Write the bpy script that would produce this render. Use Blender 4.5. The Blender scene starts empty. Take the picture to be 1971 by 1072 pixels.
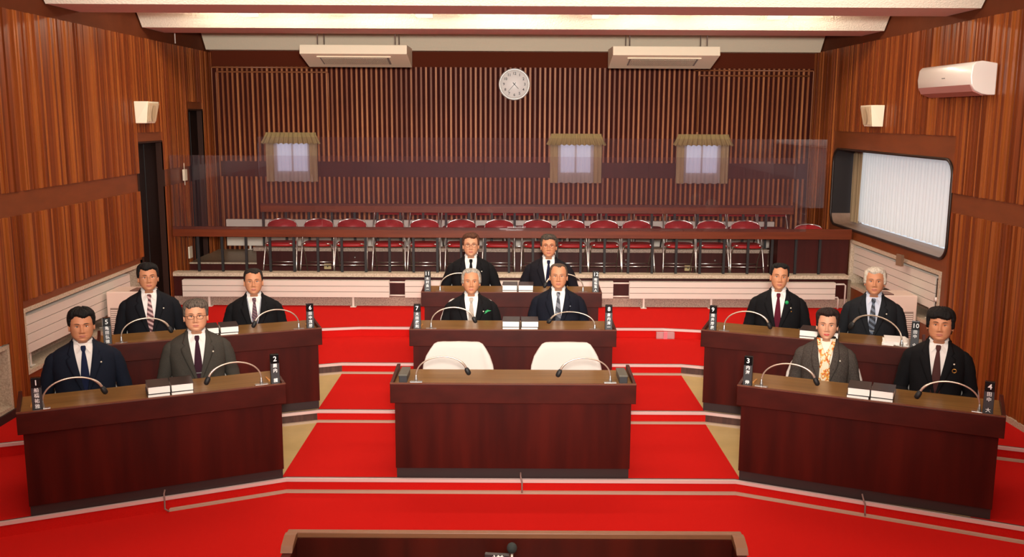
import bpy, bmesh, math, random
from math import sin, cos, pi, radians, sqrt, exp, atan2
from mathutils import Vector, Matrix, noise
random.seed(7)
SC = bpy.context.scene
C = SC.collection

# ---------------------------------------------------------------- camera, world, lights, exposure
CAM_H = 2.606
cd = bpy.data.cameras.new('camera'); cam = bpy.data.objects.new('camera', cd); C.objects.link(cam)
cd.sensor_width = 36.0; cd.lens = 1830.0 / 1971.0 * 36.0
cam.matrix_world = Matrix.Translation((0, 0, CAM_H)) @ Matrix.Rotation(radians(90 - 9.6), 4, 'X') @ Matrix.Rotation(0.0048, 4, 'Z')
SC.camera = cam
w = bpy.data.worlds.new('world'); SC.world = w; w.use_nodes = True
w.node_tree.nodes['Background'].inputs[0].default_value = (1.0, 0.93, 0.85, 1)
w.node_tree.nodes['Background'].inputs[1].default_value = 0.3
SC.view_settings.view_transform = 'Standard'; SC.view_settings.look = 'None'
SC.view_settings.exposure = -0.42; SC.view_settings.gamma = 1.0; SC.view_settings.use_curve_mapping = False

def area(name, loc, rot, sx, sy, power, col):
    l = bpy.data.lights.new(name, 'AREA'); l.shape = 'RECTANGLE'; l.size = sx; l.size_y = sy; l.energy = power; l.color = col
    o = bpy.data.objects.new(name, l); o.location = loc; o.rotation_euler = rot; C.objects.link(o); return o
WARM = (1.0, 0.88, 0.74)
# rows of ceiling lamps over the speaker's end of the hall, and the photographer's flash beside the camera
for yy, pw in ((1.25, 75), (3.5, 70), (5.75, 70), (8.0, 95), (10.25, 70)):
    area('ceiling_lamp_row', (0, yy, 3.88), (radians(28), 0, 0), 7.2, 0.12, pw, WARM)
area('flash_fill', (0.1, -0.3, 3.3), (radians(84), 0, 0), 1.6, 0.9, 130, (1.0, 0.95, 0.90))  # added broad fill for bounced flash light, no softbox stands here
fl = bpy.data.lights.new('camera_flash', 'SPOT'); fl.energy = 5900; fl.spot_size = radians(78); fl.spot_blend = 1.0; fl.shadow_soft_size = 0.22; fl.color = (1.0, 0.94, 0.86)
fo = bpy.data.objects.new('camera_flash', fl); C.objects.link(fo); fo.location = (0.05, -0.1, 2.95); fo.rotation_euler = (radians(96.5), 0, 0)

# ---------------------------------------------------------------- colours and materials
def lin(r, g, b):
    f = lambda c: (c / 255 / 12.92) if c / 255 <= 0.04045 else ((c / 255 + 0.055) / 1.055) ** 2.4
    return (f(r), f(g), f(b), 1)
MATS = {}
def nt(m): return m.node_tree.nodes, m.node_tree.links
def mat(name, rgb, rough=0.5, metal=0.0, spec=0.5, noise_amt=0.0, nscale=(20, 20, 20), bump=0.0, sheen=0, coat=0, coords='Object', rgb2=None, bscale=None, nd=4):
    if name in MATS: return MATS[name]
    m = bpy.data.materials.new(name); m.use_nodes = True; n, l = nt(m); b = n['Principled BSDF']
    c = lin(*rgb); b.inputs['Base Color'].default_value = c; b.inputs['Roughness'].default_value = rough
    b.inputs['Metallic'].default_value = metal; b.inputs['Specular IOR Level'].default_value = spec
    if coat: b.inputs['Coat Weight'].default_value = coat; b.inputs['Coat Roughness'].default_value = 0.15
    if noise_amt or bump or rgb2:
        tc = n.new('ShaderNodeTexCoord'); mp = n.new('ShaderNodeMapping'); mp.inputs['Scale'].default_value = nscale
        nz = n.new('ShaderNodeTexNoise'); nz.inputs['Scale'].default_value = 1; nz.inputs['Detail'].default_value = nd
        l.new(tc.outputs[coords], mp.inputs[0]); l.new(mp.outputs[0], nz.inputs[0])
        if noise_amt or rgb2:
            c2 = lin(*rgb2) if rgb2 else tuple(max(0, x * (1 - noise_amt)) for x in c[:3]) + (1,)
            c1 = c if rgb2 else tuple(x * (1 + noise_amt) for x in c[:3]) + (1,)
            rp = n.new('ShaderNodeValToRGB'); rp.color_ramp.elements[0].position = 0.33; rp.color_ramp.elements[1].position = 0.67
            rp.color_ramp.elements[0].color = c2; rp.color_ramp.elements[1].color = c1
            l.new(nz.outputs[0], rp.inputs[0]); l.new(rp.outputs[0], b.inputs['Base Color'])
        if bump:
            bp = n.new('ShaderNodeBump'); bp.inputs['Strength'].default_value = bump; bp.inputs['Distance'].default_value = 0.01
            src = nz
            if bscale:
                mp2 = n.new('ShaderNodeMapping'); mp2.inputs['Scale'].default_value = bscale; nz2 = n.new('ShaderNodeTexNoise'); nz2.inputs['Scale'].default_value = 1
                l.new(tc.outputs[coords], mp2.inputs[0]); l.new(mp2.outputs[0], nz2.inputs[0]); src = nz2
            l.new(src.outputs[0], bp.inputs['Height']); l.new(bp.outputs[0], b.inputs['Normal'])
    MATS[name] = m; return m

CARPET = mat('red_carpet', (196, 28, 23), 0.95, spec=0.05, noise_amt=0.10, nscale=(260, 260, 260), bump=0.25, nd=2)
VINYL = mat('beige_vinyl', (188, 160, 105), 0.4, noise_amt=0.06, nscale=(6, 6, 6))
NOSE = mat('aluminium_nosing', (222, 196, 190), 0.4, metal=0.25)
BLACKSTRIP = mat('dark_rubber_strip', (60, 40, 40), 0.6)
CABLE = mat('beige_cable_duct', (180, 156, 134), 0.6)
RISERWOOD = mat('dark_riser_wood', (74, 44, 36), 0.5, noise_amt=0.25, nscale=(40, 40, 6))
DESKRED = mat('mahogany_panel', (72, 16, 8), 0.42, rgb2=(48, 9, 5), nscale=(7, 7, 0.7), spec=0.2)
DESKAPRON = mat('mahogany_apron', (68, 20, 13), 0.42, rgb2=(54, 15, 9), nscale=(5, 5, 10), spec=0.2)
DESKTOP = mat('walnut_desk_top', (134, 98, 52), 0.3, rgb2=(112, 78, 37), nscale=(1.5, 26, 26), spec=0.5)
PLINTH = mat('dark_plinth', (40, 20, 18), 0.6)
RAILWOOD = mat('gallery_rail_wood', (108, 48, 22), 0.42, rgb2=(88, 36, 15), nscale=(1.2, 20, 20), spec=0.25)
DARKWOOD = mat('dark_brown_board', (62, 20, 16), 0.5, spec=0.2, noise_amt=0.15, nscale=(14, 14, 1))
BROWNPAINT = mat('brown_upper_wall', (96, 46, 22), 0.8, spec=0.15, noise_amt=0.06, nscale=(5, 5, 5))
BROWNBAND = mat('smooth_brown_band', (116, 56, 20), 0.45, noise_amt=0.10, nscale=(3, 3, 12))
BLACKDOOR = mat('black_brown_door', (24, 12, 9), 0.6, spec=0.1, noise_amt=0.15, nscale=(20, 20, 1))
DOORFRAME = mat('brown_door_frame', (48, 26, 18), 0.6, spec=0.2)
PLASTER = mat('white_textured_plaster', (226, 217, 198), 0.85, noise_amt=0.03, nscale=(60, 60, 60), bump=0.55, bscale=(55, 55, 55))
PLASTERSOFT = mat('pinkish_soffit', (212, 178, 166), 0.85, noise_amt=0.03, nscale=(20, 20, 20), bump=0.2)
BLACK = mat('matte_black', (18, 17, 18), 0.6)
GLOSSBLACK = mat('gloss_black', (10, 9, 10), 0.2)
CHARCOAL = mat('charcoal_plastic', (46, 44, 46), 0.45)
WHITEPAINT = mat('cream_enamel', (214, 204, 192), 0.4, spec=0.4)
WHITEGAP = mat('radiator_gap', (96, 74, 62), 0.8)
IVORY = mat('ivory_plastic', (244, 232, 204), 0.45)
OFFWHITE = mat('offwhite_plastic', (232, 222, 212), 0.3, coat=0.4)
GREYGRILLE = mat('grey_grille', (140, 132, 124), 0.6)
GRANITE = mat('speckled_terrazzo', (186, 164, 144), 0.6, rgb2=(128, 106, 94), nscale=(90, 90, 90), nd=3)
GRANITELIGHT = mat('pale_terrazzo', (204, 188, 164), 0.6, rgb2=(170, 150, 128), nscale=(70, 70, 70), nd=3)
STONEFLOOR = mat('grey_gallery_floor', (128, 112, 92), 0.4, noise_amt=0.15, nscale=(30, 30, 30))
CHROME = mat('chrome_tube', (240, 236, 230), 0.3, metal=1.0)
REDSEAT = mat('red_vinyl', (158, 22, 26), 0.5)
COPPER = mat('brown_painted_pipe', (140, 82, 48), 0.4)
CLOTH = mat('white_chair_cover', (200, 192, 184), 0.9, spec=0.1, bump=0.35, nscale=(7, 7, 3), sheen=0)
PAPER = mat('white_page_edges', (244, 240, 232), 0.9, spec=0.1, noise_amt=0.05, nscale=(3, 3, 500))
BOOKCOVER = mat('dark_book_cover', (44, 34, 32), 0.35)
WHITEINK = mat('white_lettering', (245, 245, 242), 0.6)
INKDARK = mat('dark_ink', (40, 40, 44), 0.6)
FACEWHITE = mat('clock_face_white', (246, 240, 236), 0.4)
SILVER = mat('brushed_silver', (200, 198, 195), 0.3, metal=0.9)
LIGHTGREY = mat('light_metal_gooseneck', (206, 190, 172), 0.3, metal=0.7)
OAK = mat('light_oak', (190, 130, 66), 0.4)
DRAPE = mat('beige_drape', (150, 128, 100), 0.9, spec=0.1, noise_amt=0.12, nscale=(60, 60, 2))
FRAMEDARK = mat('dark_bronze_frame', (48, 34, 28), 0.4, metal=0.3)
SILL = mat('greyish_sill_board', (138, 110, 92), 0.5, noise_amt=0.08, nscale=(20, 3, 20))
GREEN = mat('green_ribbon', (20, 150, 80), 0.6)
GOLD = mat('gold_pin', (214, 150, 70), 0.3, metal=0.8)
GOLDPLATE = mat('beige_outlet_plate', (180, 158, 110), 0.5)
CHAIRARM = mat('pale_blue_grey_arm', (176, 190, 200), 0.5)

def glass_thin(name, tint, haze, hazecol, rough=0.02):
    m = bpy.data.materials.new(name); m.use_nodes = True; n, l = nt(m); n.remove(n['Principled BSDF']); out = n['Material Output']
    tr = n.new('ShaderNodeBsdfTransparent'); tr.inputs[0].default_value = tint
    gl = n.new('ShaderNodeBsdfGlossy'); gl.inputs['Roughness'].default_value = rough
    df = n.new('ShaderNodeBsdfDiffuse'); df.inputs[0].default_value = hazecol
    fr = n.new('ShaderNodeFresnel'); fr.inputs[0].default_value = 1.49
    m1 = n.new('ShaderNodeMixShader'); m1.inputs[0].default_value = haze; m2 = n.new('ShaderNodeMixShader')
    l.new(tr.outputs[0], m1.inputs[1]); l.new(df.outputs[0], m1.inputs[2]); l.new(fr.outputs[0], m2.inputs[0])
    l.new(m1.outputs[0], m2.inputs[1]); l.new(gl.outputs[0], m2.inputs[2]); l.new(m2.outputs[0], out.inputs[0])
    return m
ACRYLIC = glass_thin('clear_acrylic', (0.965, 0.95, 0.96, 1), 0.03, lin(150, 120, 130))  # purplish tint and diffuse haze stand in for reflections of the room
CLEARBOX = glass_thin('clear_plastic', (0.95, 0.93, 0.93, 1), 0.35, lin(240, 190, 190), 0.1)
def sheer_mat(name, col, transp):
    m = bpy.data.materials.new(name); m.use_nodes = True; n, l = nt(m); n.remove(n['Principled BSDF']); out = n['Material Output']
    df = n.new('ShaderNodeBsdfDiffuse'); df.inputs[0].default_value = col; tl = n.new('ShaderNodeBsdfTranslucent'); tl.inputs[0].default_value = col
    tr = n.new('ShaderNodeBsdfTransparent'); a = n.new('ShaderNodeMixShader'); a.inputs[0].default_value = 0.5; b = n.new('ShaderNodeMixShader'); b.inputs[0].default_value = transp
    l.new(df.outputs[0], a.inputs[1]); l.new(tl.outputs[0], a.inputs[2]); l.new(a.outputs[0], b.inputs[1]); l.new(tr.outputs[0], b.inputs[2]); l.new(b.outputs[0], out.inputs[0]); return m
SHEER = sheer_mat('white_sheer', lin(244, 240, 236), 0.12)
SHEERTHIN = sheer_mat('thin_sheer', lin(226, 212, 210), 0.28)
def emis(name, col, s):
    m = bpy.data.materials.new(name); m.use_nodes = True; n, l = nt(m); n.remove(n['Principled BSDF'])
    e = n.new('ShaderNodeEmission'); e.inputs[0].default_value = col; e.inputs[1].default_value = s; l.new(e.outputs[0], n['Material Output'].inputs[0]); return m
DAY = emis('daylight_pane', (0.90, 0.94, 1.0, 1), 1.15)
DAYBLUE = emis('dusk_pane', (0.66, 0.74, 1.0, 1), 1.25)
BRACKETGLOW = emis('bracket_added_glow', (1.0, 0.93, 0.80, 1), 1.5)  # glow added to the tube brackets, which give no light themselves
TUBE = emis('fluorescent_tube', (1.0, 0.86, 0.66, 1), 110.0)

def batten_mat(name, axis, pitch, cols, grainscale=(60, 60, 1.2)):
    """wood strips: every strip has its own tone, chosen from its position across the wall"""
    m = bpy.data.materials.new(name); m.use_nodes = True; n, l = nt(m); b = n['Principled BSDF']; b.inputs['Roughness'].default_value = 0.45; b.inputs['Specular IOR Level'].default_value = 0.25
    tc = n.new('ShaderNodeTexCoord'); sp = n.new('ShaderNodeSeparateXYZ'); l.new(tc.outputs['Object'], sp.inputs[0])
    dv = n.new('ShaderNodeMath'); dv.operation = 'DIVIDE'; l.new(sp.outputs[axis], dv.inputs[0]); dv.inputs[1].default_value = pitch
    fl = n.new('ShaderNodeMath'); fl.operation = 'FLOOR'; l.new(dv.outputs[0], fl.inputs[0])
    wn = n.new('ShaderNodeTexWhiteNoise'); wn.noise_dimensions = '1D'; l.new(fl.outputs[0], wn.inputs['W'])
    mp = n.new('ShaderNodeMapping'); mp.inputs['Scale'].default_value = grainscale; l.new(tc.outputs['Object'], mp.inputs[0])
    nz = n.new('ShaderNodeTexNoise'); nz.inputs['Scale'].default_value = 1; nz.inputs['Detail'].default_value = 5; l.new(mp.outputs[0], nz.inputs[0])
    ad = n.new('ShaderNodeMath'); ad.operation = 'MULTIPLY_ADD'; ad.inputs[1].default_value = 0.55; l.new(wn.outputs[0], ad.inputs[0])
    ns = n.new('ShaderNodeMath'); ns.operation = 'MULTIPLY'; ns.inputs[1].default_value = 0.62; l.new(nz.outputs[0], ns.inputs[0]); l.new(ns.outputs[0], ad.inputs[2])
    rp = n.new('ShaderNodeValToRGB'); e = rp.color_ramp.elements; e[0].position = 0.15; e[0].color = lin(*cols[0]); e[1].position = 0.95; e[1].color = lin(*cols[2])
    k = e.new(0.52); k.color = lin(*cols[1]); l.new(ad.outputs[0], rp.inputs[0]); l.new(rp.outputs[0], b.inputs['Base Color']); return m
BATTEN = batten_mat('cedar_strip_wall', 1, 0.031, ((80, 31, 10), (124, 57, 19), (164, 92, 38)))
BACKSLAT = batten_mat('cedar_slats', 0, 0.0689, ((112, 56, 28), (150, 86, 48), (184, 118, 72)), (30, 30, 2))
SLATGAP = mat('dark_slat_backing', (58, 16, 8), 0.8, spec=0.15, noise_amt=0.1, nscale=(8, 8, 8))

# ---------------------------------------------------------------- mesh helpers
class MB:
    def __init__(s): s.v = []; s.f = []; s.m = []; s.sm = []
    def add(s, vs, fs, mi=0, smooth=False, M=None):
        o = len(s.v)
        for p in vs:
            p = Vector(p)
            s.v.append(M @ p if M else p)
        for f in fs: s.f.append([i + o for i in f]); s.m.append(mi); s.sm.append(smooth)
        return s
    def box(s, x0, x1, y0, y1, z0, z1, mi=0, M=None):
        vs = [(x, y, z) for z in (z0, z1) for y in (y0, y1) for x in (x0, x1)]
        return s.add(vs, [(0, 2, 3, 1), (4, 5, 7, 6), (0, 1, 5, 4), (2, 6, 7, 3), (0, 4, 6, 2), (1, 3, 7, 5)], mi, False, M)
    def prism(s, pts, a0, a1, axis='x', mi=0, M=None, smooth=False):
        """outline pts (2D) extruded along axis; x: (y,z)  y: (x,z)  z: (x,y)"""
        n = len(pts); mk = {'x': lambda a, p: (a, p[0], p[1]), 'y': lambda a, p: (p[0], a, p[1]), 'z': lambda a, p: (p[0], p[1], a)}[axis]
        vs = [mk(a0, p) for p in pts] + [mk(a1, p) for p in pts]
        fs = [tuple(range(n))[::-1], tuple(range(n, 2 * n))]
        s.add(vs, fs, mi, False, M)
        o = len(s.v) - 2 * n
        for i in range(n):
            j = (i + 1) % n; s.f.append([o + i, o + j, o + n + j, o + n + i]); s.m.append(mi); s.sm.append(smooth)
        return s
    def tube(s, pts, r, mi=0, seg=8, M=None, cap=True, flat=1.0):
        pts = [Vector(p) for p in pts]; n = len(pts); rs = r if isinstance(r, (list, tuple)) else [r] * n
        vs = []; up = Vector((0, 0, 1)); prev = None
        for i, p in enumerate(pts):
            t = (pts[min(i + 1, n - 1)] - pts[max(i - 1, 0)]).normalized()
            if prev is None:
                a = t.cross(up) if abs(t.dot(up)) < 0.95 else t.cross(Vector((0, 1, 0)))
                a.normalize()
            else:
                a = (prev - t * prev.dot(t)).normalized()
            prev = a; b = t.cross(a)
            for k in range(seg):
                g = 2 * pi * k / seg; vs.append(p + a * rs[i] * cos(g) + b * rs[i] * sin(g) * flat)
        fs = [(i * seg + k, i * seg + (k + 1) % seg, (i + 1) * seg + (k + 1) % seg, (i + 1) * seg + k) for i in range(n - 1) for k in range(seg)]
        if cap: fs += [tuple(range(seg))[::-1], tuple(range((n - 1) * seg, n * seg))]
        return s.add(vs, fs, mi, True, M)
    def lathe(s, prof, seg=24, mi=0, M=None, smooth=True):
        n = len(prof); vs = [(r * cos(2 * pi * k / seg), r * sin(2 * pi * k / seg), z) for r, z in prof for k in range(seg)]
        fs = [(i * seg + k, i * seg + (k + 1) % seg, (i + 1) * seg + (k + 1) % seg, (i + 1) * seg + k) for i in range(n - 1) for k in range(seg)]
        if prof[0][0] > 1e-5: fs.append(tuple(range(seg))[::-1])
        if prof[-1][0] > 1e-5: fs.append(tuple(range((n - 1) * seg, n * seg)))
        return s.add(vs, fs, mi, smooth, M)
    def rings(s, rings, mi=0, closed=True, cap0=False, cap1=False, M=None, smooth=True, mfun=None):
        k = len(rings[0]); o = len(s.v)
        for r in rings:
            for p in r:
                p = Vector(p); s.v.append(M @ p if M else p)
        for i in range(len(rings) - 1):
            for j in range(k if closed else k - 1):
                s.f.append([o + i * k + j, o + i * k + (j + 1) % k, o + (i + 1) * k + (j + 1) % k, o + (i + 1) * k + j])
                s.m.append(mfun(i, j) if mfun else mi); s.sm.append(smooth)
        if cap0: s.f.append([o + j for j in range(k)][::-1]); s.m.append(mi); s.sm.append(smooth)
        if cap1: s.f.append([o + (len(rings) - 1) * k + j for j in range(k)]); s.m.append(mi); s.sm.append(smooth)
        return s
    def ball(s, c, rx, ry=None, rz=None, mi=0, nu=14, nv=9, M=None):
        ry = ry or rx; rz = rz or rx
        vs = [(c[0] + rx * cos(2 * pi * k / nu) * sin(pi * i / nv), c[1] + ry * sin(2 * pi * k / nu) * sin(pi * i / nv), c[2] + rz * cos(pi * i / nv)) for i in range(nv + 1) for k in range(nu)]
        fs = [(i * nu + k, (i + 1) * nu + k, (i + 1) * nu + (k + 1) % nu, i * nu + (k + 1) % nu) for i in range(nv) for k in range(nu)]
        return s.add(vs, fs, mi, True, M)
    def build(s, name, mats, parent=None, bevel=0, loc=None, weld=False):
        me = bpy.data.meshes.new(name); me.from_pydata([tuple(v) for v in s.v], [], s.f)
        mats = mats if isinstance(mats, (list, tuple)) else [mats]
        for m in mats: me.materials.append(m)
        me.polygons.foreach_set('material_index', s.m); me.polygons.foreach_set('use_smooth', s.sm)
        me.update(); me.validate()
        o = bpy.data.objects.new(name, me); C.objects.link(o)
        bm = bmesh.new(); bm.from_mesh(me)
        if weld: bmesh.ops.remove_doubles(bm, verts=bm.verts, dist=1e-5)
        bmesh.ops.recalc_face_normals(bm, faces=bm.faces); bm.to_mesh(me); bm.free()
        if bevel:
            b = o.modifiers.new('bevel', 'BEVEL'); b.width = bevel; b.segments = 2; b.limit_method = 'ANGLE'; b.angle_limit = radians(40)
        if parent: o.parent = parent
        if loc: o.location = loc
        return o
def tag(o, label=None, cat=None, group=None, kind=None):
    if label: o['label'] = label
    if cat: o['category'] = cat
    if group: o['group'] = group
    if kind: o['kind'] = kind
    return o
def thing(name, label, cat, loc=(0, 0, 0), rz=0.0, group=None):
    o = bpy.data.objects.new(name, None); C.objects.link(o); o.location = loc; o.rotation_euler = (0, 0, rz); o.empty_display_size = 0.1
    return tag(o, label, cat, group)
def struct(o): o['kind'] = 'structure'; return o
CH = {}
def copy_tree(o, parent=None):
    c = o.copy(); C.objects.link(c)
    if parent: c.parent = parent
    for ch in [x for x in list(SC.objects) if x.parent == o]: copy_tree(ch, c)
    return c
def text(name, body, size, M, material, parent, extr=0.0006, align='CENTER', vertical=None):
    """lettering as a flat mesh; vertical=list of characters stacked downward"""
    mb = MB()
    items = [(body, 0, 0)] if vertical is None else [(ch, 0, -i * vertical) for i, ch in enumerate(body)]
    for ch, dx, dz in items:
        if not ch.strip(): continue
        cu = bpy.data.curves.new('t', 'FONT'); cu.body = ch; cu.size = size; cu.align_x = align; cu.align_y = 'CENTER'; cu.extrude = extr; cu.resolution_u = 2
        cu.offset = size * 0.012
        ob = bpy.data.objects.new('t', cu); C.objects.link(ob); dg = bpy.context.evaluated_depsgraph_get(); me = bpy.data.meshes.new_from_object(ob.evaluated_get(dg))
        mb.add([v.co + Vector((dx, dz, 0)) for v in me.vertices], [list(p.vertices) for p in me.polygons])
        bpy.data.objects.remove(ob); bpy.data.curves.remove(cu); bpy.data.meshes.remove(me)
    mb.v = [M @ v for v in mb.v]
    return mb.build(name, material, parent)
FACING = Matrix.Rotation(radians(90), 4, 'X')    # text lying in the x-z plane, read from -y
HW = 4.2; YB = 13.5; YF = -4.0

# ---------------------------------------------------------------- floor tiers
T1 = 25.2; T2 = 21.5; T3 = 20.0; T4 = 12.0
tiers = [(1.64, 6.60, T1, 0.0), (1.67, 7.92, T2, 0.1), (1.68, 9.14, T3, 0.2), (1.68, 10.33, T4, 0.3)]
def line(i, off=0.0):
    cx, cy, a, z = tiers[i]; t = math.tan(radians(a)); cy += off
    return [(-HW, cy - t * (HW - cx)), (-cx, cy), (cx, cy), (HW, cy - t * (HW - cx))]
mb = MB(); mb.prism([(-HW, YF), (HW, YF), (HW, 7.4), (-HW, 7.4)], -0.3, -0.1, 'z', 0)
struct(mb.build('floor', [CARPET]))
def yline(i, x, off=0):
    cx, cy, a, z = tiers[i]; return cy + off - max(0, abs(x) - cx) * math.tan(radians(a))
GW = 11.6   # gallery wall
for i in range(4):
    z = tiers[i][3]; mb = MB(); xs = sorted([-HW, -3.4, -1.68, 1.68, HW, 3.4] + [-tiers[i][0], tiers[i][0]] + [-1.78, 1.78, -2.5, 2.5, -3.06, 3.06])
    back = (lambda x: GW + 0.1) if i == 3 else (lambda x, i=i: yline(i + 1, x) + 0.02)
    for a, b in zip(xs, xs[1:]):
        if b - a < 1e-6: continue
        pts = [(a, yline(i, a)), (b, yline(i, b)), (b, back(b)), (a, back(a))]
        mid = (a + b) / 2; vin = i in (0, 1) and 1.7 < abs(mid) < (3.06 if i == 0 else 3.4)
        top = [(p[0], p[1], z) for p in pts]; bot = [(p[0], p[1], z - 0.12) for p in pts]
        rw = i in (1, 2) and 1.7 < abs(mid) < 3.4
        mb.add(top, [(0, 1, 2, 3)], 1 if vin else 0)
        mb.add([bot[0], bot[1], top[1], top[0]], [(0, 1, 2, 3)], 2 if rw else 0)
    o = struct(mb.build('floor', [CARPET, VINYL, RISERWOOD]))
# nosing, rubber strip and cable duct, following each step
tn = 0
for i in range(4):
    z = tiers[i][3]; L = line(i)
    def strip(y0, y1, z0, z1, P, m, nm):
        global tn
        tn += 1; mbs = MB()
        for (xa, ya), (xb, yb) in zip(P, P[1:]):
            vs = [(xa, ya + y0, z0), (xb, yb + y0, z0), (xb, yb + y1, z0), (xa, ya + y1, z0), (xa, ya + y0, z1), (xb, yb + y0, z1), (xb, yb + y1, z1), (xa, ya + y1, z1)]
            mbs.add(vs, [(0, 3, 2, 1), (4, 5, 6, 7), (0, 1, 5, 4), (1, 2, 6, 5), (2, 3, 7, 6), (3, 0, 4, 7)])
        return struct(mbs.build('trim_%d' % tn, m))
    strip(-0.010, 0.016, z - 0.020, z + 0.004, L, NOSE, 'nose')
    strip(0.018, 0.03, z - 0.01, z + 0.0045, L, BLACKSTRIP, 'rubber')
    if i < 3:
        P = L
        if i == 0: P = [(-2.37, yline(0, -2.37))] + L[1:]
        if i == 1: P = [(-3.35, yline(1, -3.35))] + L[1:]
        strip(-0.028, -0.001, z - 0.1, z - 0.082, P, CABLE, 'duct')

# ---------------------------------------------------------------- side walls
def battens(mb, side, y0, y1, z0, z1, mi=0, depth=0.018, seed=1):
    """irregular vertical strips of different thickness, extruded between z0 and z1"""
    rnd = random.Random(seed); X = side * HW; y = y0; prof = []
    while y < y1 - 1e-4:
        wd = rnd.choice((0.018, 0.025, 0.025, 0.035, 0.05)); d = rnd.choice((0.006, 0.012, 0.018, 0.024)) if rnd.random() > 0.05 else 0.002
        ye = min(y + wd, y1); prof += [(y, d), (ye, d)]; y = ye
    prof = [(y0, 0.0)] + prof + [(y1, 0.0)]
    n = len(prof)
    vs = [(X - side * d, yy, zz) for yy, d in prof for zz in (z0, z1)]
    fs = [(2 * i, 2 * i + 2, 2 * i + 3, 2 * i + 1) for i in range(n - 1)]
    mb.add(vs, fs, mi)
    for zz in (0, 1):
        for i in range(1, n - 2, 2):
            a = vs[2 * i + zz]; b = vs[2 * i + 2 + zz]; mb.add([a, b, (X, b[1], b[2]), (X, a[1], a[2])], [(0, 1, 2, 3)], mi)
def flat(mb, side, y0, y1, z0, z1, mi, off=0.0):
    X = side * (HW + off); mb.add([(X, y0, z0), (X, y1, z0), (X, y1, z1), (X, y0, z1)], [(0, 1, 2, 3)], mi)
def recess(mb, side, y0, y1, z0, z1, d, mback, mframe, fw=0.035):
    X = side * HW; X2 = side * (HW + d)
    mb.add([(X2, y0, z0), (X2, y1, z0), (X2, y1, z1), (X2, y0, z1)], [(0, 1, 2, 3)], mback)
    for a, b in (((y0, z0), (y1, z0)), ((y1, z0), (y1, z1)), ((y1, z1), (y0, z1)), ((y0, z1), (y0, z0))):
        mb.add([(X, *a), (X, *b), (X2, *b), (X2, *a)], [(0, 1, 2, 3)], mframe)
    Xi = X - side * 0.012
    for (a0, a1, b0, b1) in ((y0 - fw, y1 + fw, z1, z1 + fw), (y0 - fw, y1 + fw, z0 - fw, z0), (y0 - fw, y0, z0, z1), (y1, y1 + fw, z0, z1)):
        mb.box(min(X, Xi), max(X, Xi), a0, a1, b0, b1, mframe)
WM = [BATTEN, BROWNBAND, BROWNPAINT, GRANITELIGHT, DARKWOOD, GRANITE]
# left
L = -1; mb = MB()
flat(mb, L, YF, YB, 3.475, 4.4, 2)
D1 = (10.70, 11.47, 2.30); D2 = (12.42, 13.03, 2.68)
battens(mb, L, YF, D1[0], 1.97, 3.475, 0, seed=3)
battens(mb, L, D1[0], D1[1], 2.42, 3.475, 0, seed=4)
battens(mb, L, D1[1], D2[0], 1.97, 3.475, 0, seed=5)
battens(mb, L, D2[0], D2[1], 2.79, 3.475, 0, seed=6)
battens(mb, L, D2[1], YB, 0.6, 3.475, 0, seed=7)
flat(mb, L, D1[0], D1[1], D1[2], 2.42, 1); flat(mb, L, D2[0], D2[1], D2[2], 2.79, 1)
flat(mb, L, YF, D1[0], 1.77, 1.97, 1); flat(mb, L, D1[1], D2[0], 1.77, 1.97, 1)
battens(mb, L, YF, 7.72, 0.74, 1.77, 0, seed=8); battens(mb, L, 7.72, 7.98, 0.1, 1.77, 0, seed=9)
battens(mb, L, 7.98, D1[0], 1.03, 1.77, 0, seed=10); battens(mb, L, D1[1], D2[0], 0.1, 1.77, 0, seed=11)
flat(mb, L, 7.98, D1[0], 0.95, 1.03, 1)
recess(mb, L, 8.02, 10.62, 0.42, 0.93, 0.22, 5, 3); flat(mb, L, 10.62, D1[0], 0.0, 1.0, 1)
flat(mb, L, 7.98, D1[0], -0.3, 0.40, 1)
recess(mb, L, 4.5, 7.68, 0.20, 0.69, 0.2, 5, 3); flat(mb, L, YF, 4.46, -0.3, 0.74, 1); flat(mb, L, YF, 7.98, -0.3, 0.17, 4)
struct(mb.build('wall_left', WM))
# right
R = 1; mb = MB()
flat(mb, R, YF, YB, 3.505, 4.4, 2)
SY0, SY1, SZ1 = 9.07, 12.55, 2.455
battens(mb, R, YF, SY0, 1.92, 3.505, 0, seed=21); battens(mb, R, SY0, SY1, SZ1, 3.505, 0, seed=22); battens(mb, R, SY1, YB, 0.6, 3.505, 0, seed=23)
flat(mb, R, YF, SY0, 1.735, 1.92, 1); battens(mb, R, YF, SY0, 0.14, 1.735, 0, seed=24); flat(mb, R, YF, SY0, -0.3, 0.14, 4)
# smooth board with the rounded window hole
def rrect(y0, y1, z0, z1, r, n=8):
    pts = []
    for cy, cz, a0 in ((y1 - r, z1 - r, 0), (y0 + r, z1 - r, 90), (y0 + r, z0 + r, 180), (y1 - r, z0 + r, 270)):
        for k in range(n + 1): a = radians(a0 + 90 * k / n); pts.append((cy + r * cos(a), cz + r * sin(a)))
    return pts
WY0, WY1, WZ0, WZ1 = 9.10, 12.50, 1.26, 2.23
inner = rrect(WY0, WY1, WZ0, WZ1, 0.16); outer = []
for (y, z) in inner:
    yc, zc = (WY0 + WY1) / 2, (WZ0 + WZ1) / 2
    outer.append((SY1 if y > yc + 1.5 else SY0 if y < yc - 1.5 else y, SZ1 if z > zc else 1.165))
fix = rrect(SY0, SY1, 1.165, SZ1, 0.001)
X = HW; n = len(inner)
mb.add([(X, y, z) for y, z in inner] + [(X, y, z) for y, z in fix], [(i, (i + 1) % n, n + (i + 1) % n, n + i) for i in range(n)], 1)
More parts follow.
